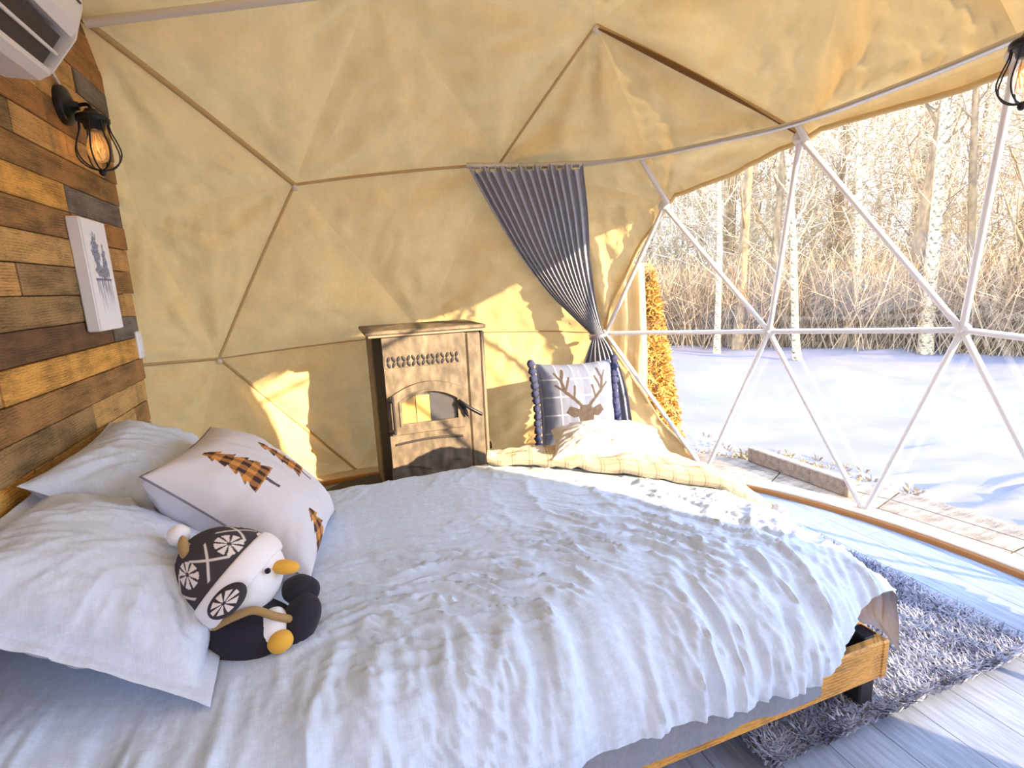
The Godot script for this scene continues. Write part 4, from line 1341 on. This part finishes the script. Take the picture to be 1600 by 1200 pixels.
# ---------------------------------------------------------------- deck, snow, gold tree
const GY := -0.45
func outdoors() -> void:
	var g := Sh.new()
	g.grid(260, 260, func(a, b):
		# finer near the tent
		var u: float = 2.0 * a - 1.0
		var w: float = 2.0 * b - 1.0
		var x: float = 3.0 + sign(u) * pow(absf(u), 2.0) * 90.0
		var z: float = -2.0 + sign(w) * pow(absf(w), 2.0) * 90.0
		var y := GY + 0.05 * N(x * 40.0, z * 40.0) + 0.035 * N(x * 110.0, z * 110.0) + 0.06 * fold(N(x * 70.0, z * 260.0, 8.0)) + 0.012 * N(x * 420.0, z * 420.0)
		return Vector3(x, y, z))
	var gr := put("ground", g, M.snow)
	tag(gr, "snow covered ground outside the tent", "", "", "structure")
	var deck := thing("deck", "round weathered wooden deck edge outside the window", "", Vector3.ZERO, "", "structure")
	for k in 15:
		var a0 := deg_to_rad(-100.0 + 12.0 * k)
		var a1 := deg_to_rad(-88.2 + 12.0 * k)
		var rr := [2.30, 2.46, 2.62, 2.78]
		for j in 3:
			var q := []
			for c in [[rr[j] + 0.004, a0], [rr[j + 1] - 0.003, a0], [rr[j + 1] - 0.003, a1], [rr[j] + 0.004, a1]]:
				q.append(Vector3(DC.x + c[0] * cos(c[1]), -0.085, DC.z + c[0] * sin(c[1])))
			put("board", Sh.new().prism(q, Vector3(0, 0.035 + 0.003 * rng.randf(), 0)), M.deck[rng.randi() % 4], deck)
		var fq := []
		for c in [[2.775, a0], [2.80, a0], [2.80, a1], [2.775, a1]]:
			fq.append(Vector3(DC.x + c[0] * cos(c[1]), GY - 0.1, DC.z + c[0] * sin(c[1])))
		put("fascia", Sh.new().prism(fq, Vector3(0, 0.395, 0)), M.deck[rng.randi() % 4], deck)
	var tb := thing("deck_timber", "loose grey timber lying on the deck outside the window", "timber", Vector3(2.50, -0.047, -2.13))
	tb.rotation.y = 0.06
	put("beam", Sh.new().box(Vector3(0, 0.045, 0), Vector3(0.06, 0.09, 0.66), 0.005), M.deck[0], tb)
	# dry grass showing through the snow by the deck
	var blade := Sh.new()
	for k in 7:
		var a := k * 0.9
		var d := Vector3(cos(a), 0, sin(a))
		var s := Vector3(-sin(a), 0, cos(a)) * 0.004
		var hh := 0.10 + 0.03 * (k % 3)
		blade.tri(-s, s, d * 0.05 + Vector3(0, hh, 0) + s * 0.5); blade.tri(-s, d * 0.05 + Vector3(0, hh, 0) + s * 0.5, d * 0.10 + Vector3(0, hh * 1.1, 0))
	scatter("dry_grass", blade, 700, M.twig, "dry tan grass poking through the snow beside the deck", "grass", func(i):
		var t := rng.randf()
		var p := Vector3(2.75, GY - 0.02, -3.75).lerp(Vector3(3.45, GY - 0.02, -2.55), t) + Vector3(rng.randfn() * 0.22, 0, rng.randfn() * 0.22)
		return [Transform3D(Basis(Vector3.UP, rng.randf() * TAU).scaled(Vector3.ONE * (0.2 + 0.35 * rng.randf())), p), Color(0.24, 0.16, 0.07).lerp(Color(0.42, 0.31, 0.16), rng.randf())])
	# tinsel tree
	var gt := thing("gold_tree", "slim golden tinsel tree standing on the deck outside the window", "tree", Vector3(2.02, -0.05, -2.93))
	put("trunk", Sh.new().tube([Vector3.ZERO, Vector3(0, 1.25, 0)], 0.02, 8), M.bark_grey, gt)
	put("core", Sh.new().lathe([Vector2(0.002, 1.27), Vector2(0.05, 0.95), Vector2(0.10, 0.55), Vector2(0.16, 0.10), Vector2(0.02, 0.06)], 24), mat(rgb(140, 92, 32), 0.8), gt)
	var leaf := Sh.new()
	for k in 5:
		var a := k * 1.26
		var d := Vector3(cos(a), 0.25 * sin(k * 2.0), sin(a))
		var s := d.cross(Vector3.UP).normalized() * 0.006
		leaf.tri(Vector3.ZERO - s, Vector3.ZERO + s, d * 0.034 + s); leaf.tri(-s, d * 0.034 + s, d * 0.05)
	var mm := MultiMesh.new()
	mm.transform_format = MultiMesh.TRANSFORM_3D
	mm.use_colors = true
	mm.mesh = leaf.mesh()
	mm.instance_count = 3600
	for i in 3600:
		var t := sqrt(rng.randf())
		var y := 1.28 - 1.24 * t
		var rr := (0.012 + 0.225 * t) * (0.72 + 0.30 * rng.randf())
		var a := rng.randf() * TAU
		var b := Basis(Vector3(rng.randfn(), rng.randfn(), rng.randfn()).normalized(), rng.randf() * TAU)
		mm.set_instance_transform(i, Transform3D(b, Vector3(rr * cos(a), y, rr * sin(a))))
		mm.set_instance_color(i, Color(0.36, 0.18, 0.025).lerp(Color(0.82, 0.50, 0.11), rng.randf()))
	var mi := MultiMeshInstance3D.new()
	mi.multimesh = mm
	mi.material_override = M.twig
	mi.name = "tinsel"
	mi.set_meta("kind", "stuff")
	gt.add_child(mi)

func scatter(called: String, s: Sh, count: int, m: Material, label: String, category: String, f: Callable) -> void:
	var mm := MultiMesh.new()
	mm.transform_format = MultiMesh.TRANSFORM_3D
	mm.use_colors = true
	mm.mesh = s.mesh()
	mm.instance_count = count
	for i in count:
		var q: Array = f.call(i)
		mm.set_instance_transform(i, q[0])
		mm.set_instance_color(i, q[1])
	var mi := MultiMeshInstance3D.new()
	mi.multimesh = mm
	mi.material_override = m
	mi.name = numbered(called)
	add_child(mi)
	tag(mi, label, category, "", "stuff")

# ---------------------------------------------------------------- bare woods
func make_tree(at: Vector3, h: float, r: float, lean: Vector3, m: Material, branches: int, label: String, group: String) -> Node3D:
	var t := thing("bare_tree", label, "tree", at, group)
	var path := []
	var rad := []
	var ph := rng.randf() * 9.0
	for k in 13:
		var q := k / 12.0
		path.append(Vector3(lean.x * q + 0.10 * sin(q * 5.0 + ph) * q, -0.1 + (h + 0.1) * q, lean.z * q + 0.08 * sin(q * 4.0 + ph * 2.0) * q))
		rad.append(r * (1.25 if k == 0 else 1.0) * (1.0 - 0.72 * q))
	put("trunk", Sh.new().tube(path, rad, 9), m, t)
	var s := Sh.new()
	for k in branches:
		var q := 0.22 + 0.76 * (k + rng.randf()) / branches
		var p: Vector3 = path[int(q * 12.0)].lerp(path[min(12, int(q * 12.0) + 1)], q * 12.0 - floorf(q * 12.0))
		var a := rng.randf() * TAU
		var L := h * (0.07 + 0.11 * rng.randf()) * (1.15 - q * 0.6)
		var d := Vector3(cos(a), 0.6 + rng.randf(), sin(a)).normalized()
		var br := [p, p + d * L * 0.5 + Vector3(0, 0.02, 0), p + d * L + Vector3(0, 0.15 * L, 0)]
		var r0: float = r * (1.0 - 0.72 * q) * 0.38
		s.tube(br, [r0, r0 * 0.6, 0.006], 5, false)
		for e in 3:
			var w := 0.35 + 0.25 * e
			var p2: Vector3 = br[0].lerp(br[2], w)
			var d2 := (d + Vector3(rng.randfn(), 0.3 + 0.5 * rng.randf(), rng.randfn()) * 0.55).normalized()
			s.tube([p2, p2 + d2 * L * 0.28, p2 + d2 * L * 0.55 + Vector3(0, 0.05, 0)], [r0 * 0.4, r0 * 0.28, 0.004], 4, false)
	put("branches", s, m, t)
	return t

func woods() -> void:
	# the trunks that stand out, first
	var pts := [
		[Vector3(10.09, GY, -6.12), 7.2, 0.112, Vector3(-0.15, 0, -0.1), "bark_pale", "thickest pale birch trunk standing in front of the woods"],
		[Vector3(9.78, GY, -7.24), 7.0, 0.075, Vector3(-0.3, 0, -0.1), "bark_pale", "slim pale trunk midway between the two front tubes of the window"],
		[Vector3(11.28, GY, -6.06), 7.4, 0.085, Vector3(-0.7, 0, -0.3), "bark_tan", "slim leaning trunk just beyond the thick birch"],
		[Vector3(7.85, GY, -6.82), 4.9, 0.070, Vector3(-0.6, 0, -0.2), "bark_pale", "short slim trunk standing nearest, at the edge of the snow"],
		[Vector3(7.35, GY, -8.30), 7.0, 0.065, Vector3(-0.2, 0, 0.0), "bark_pale", "thin trunk right of the gold tree at the woods' edge"],
		[Vector3(8.12, GY, -8.55), 7.5, 0.115, Vector3(0.1, 0, 0.1), "bark_tan", "broad tan trunk behind the thin one near the gold tree"],
		[Vector3(10.55, GY, -6.64), 6.5, 0.050, Vector3(0.2, 0, 0.0), "bark_grey", "very thin grey sapling just left of the thick birch"],
		[Vector3(11.33, GY, -5.49), 7.5, 0.12, Vector3(0.0, 0, 0.1), "bark_tan", "tan trunk at the far end of the window beyond the birch"]]
	for q in pts:
		make_tree(q[0], q[1], q[2], q[3], M[q[4]], 9, q[5], "")
	var group := "bare trees of the woods behind"
	var label := "bare pale trunk of the leafless woods behind the snow"
	var protos := []
	for k in 6:
		protos.append(make_tree(Vector3(0, GY, 0), 7.0 + k * 0.9, 0.06 + 0.018 * k, Vector3(rng.randfn() * 0.25, 0, rng.randfn() * 0.25), [M.bark_pale, M.bark_tan, M.bark_tan][k % 3], 14, label, group))
	var count := 0
	var used := []
	while count < 96:
		var az := deg_to_rad(26.0 + 52.0 * rng.randf())
		var dist := 12.2 + 28.0 * pow(rng.randf(), 1.2)
		var p := Vector3(sin(az) * dist, GY, -cos(az) * dist)
		var ok := true
		for q in used:
			if q.distance_to(p) < 1.5: ok = false
		if not ok: continue
		used.append(p)
		var o: Node3D
		if count < 6:
			o = protos[count]
		else:
			var pr: Node3D = protos[rng.randi() % 6]
			o = pr.duplicate()
			o.name = numbered("bare_tree")
			add_child(o)
		o.position = p
		o.rotation.y = rng.randf() * TAU
		o.scale = Vector3.ONE * (0.85 + 0.5 * rng.randf())
		count += 1
	# undergrowth: thickets of leafless stems
	var tw := Sh.new()
	for k in 16:
		var a := rng.randf() * TAU
		var b0 := Vector3(rng.randfn() * 0.18, 0, rng.randfn() * 0.18)
		var d := Vector3(cos(a) * 0.45, 1.0, sin(a) * 0.45) * (0.9 + 0.9 * rng.randf())
		var mid := b0 + d * 0.5 + Vector3(rng.randfn() * 0.06, 0, rng.randfn() * 0.06)
		tw.tube([b0, mid, b0 + d], [0.009, 0.007, 0.003], 3, false)
		for e in 2:
			var p2 := mid.lerp(b0 + d, 0.4 * e)
			tw.tube([p2, p2 + Vector3(rng.randfn() * 0.3, 0.25, rng.randfn() * 0.3)], [0.005, 0.003], 3, false)
	scatter("undergrowth", tw, 2600, M.twig, "tangle of brown leafless brush along the edge of the woods", "brush", func(i):
		var az := deg_to_rad(24.0 + 54.0 * rng.randf())
		var dist := 12.0 + 13.0 * pow(rng.randf(), 1.4)
		var sc := 0.55 + 0.75 * rng.randf()
		return [Transform3D(Basis(Vector3.UP, rng.randf() * TAU).scaled(Vector3.ONE * sc), Vector3(sin(az) * dist, GY, -cos(az) * dist)), Color(0.36, 0.23, 0.115).lerp(Color(0.62, 0.44, 0.25), rng.randf())])
	var cr := Sh.new()
	for k in 22:
		var d := Vector3(rng.randfn(), rng.randfn() * 0.8 + 0.5, rng.randfn()).normalized() * (0.5 + 0.5 * rng.randf())
		var s0 := Vector3(rng.randfn(), rng.randfn(), rng.randfn()) * 0.25
		cr.tube([s0, s0 + d * 0.5 + Vector3(0, 0.03, 0), s0 + d], [0.010, 0.007, 0.003], 3, false)
	scatter("treetop_twigs", cr, 2000, M.twig, "fine pale twigs of the treetops above the brush", "twigs", func(i):
		var az := deg_to_rad(24.0 + 54.0 * rng.randf())
		var dist := 13.5 + 20.0 * rng.randf()
		var y: float = 0.6 + dist * 0.34 * pow(rng.randf(), 1.3)
		return [Transform3D(Basis(Vector3.UP, rng.randf() * TAU).scaled(Vector3.ONE * (0.8 + 0.8 * rng.randf())), Vector3(sin(az) * dist, y, -cos(az) * dist)), Color(0.52, 0.39, 0.22).lerp(Color(0.74, 0.60, 0.38), rng.randf())])
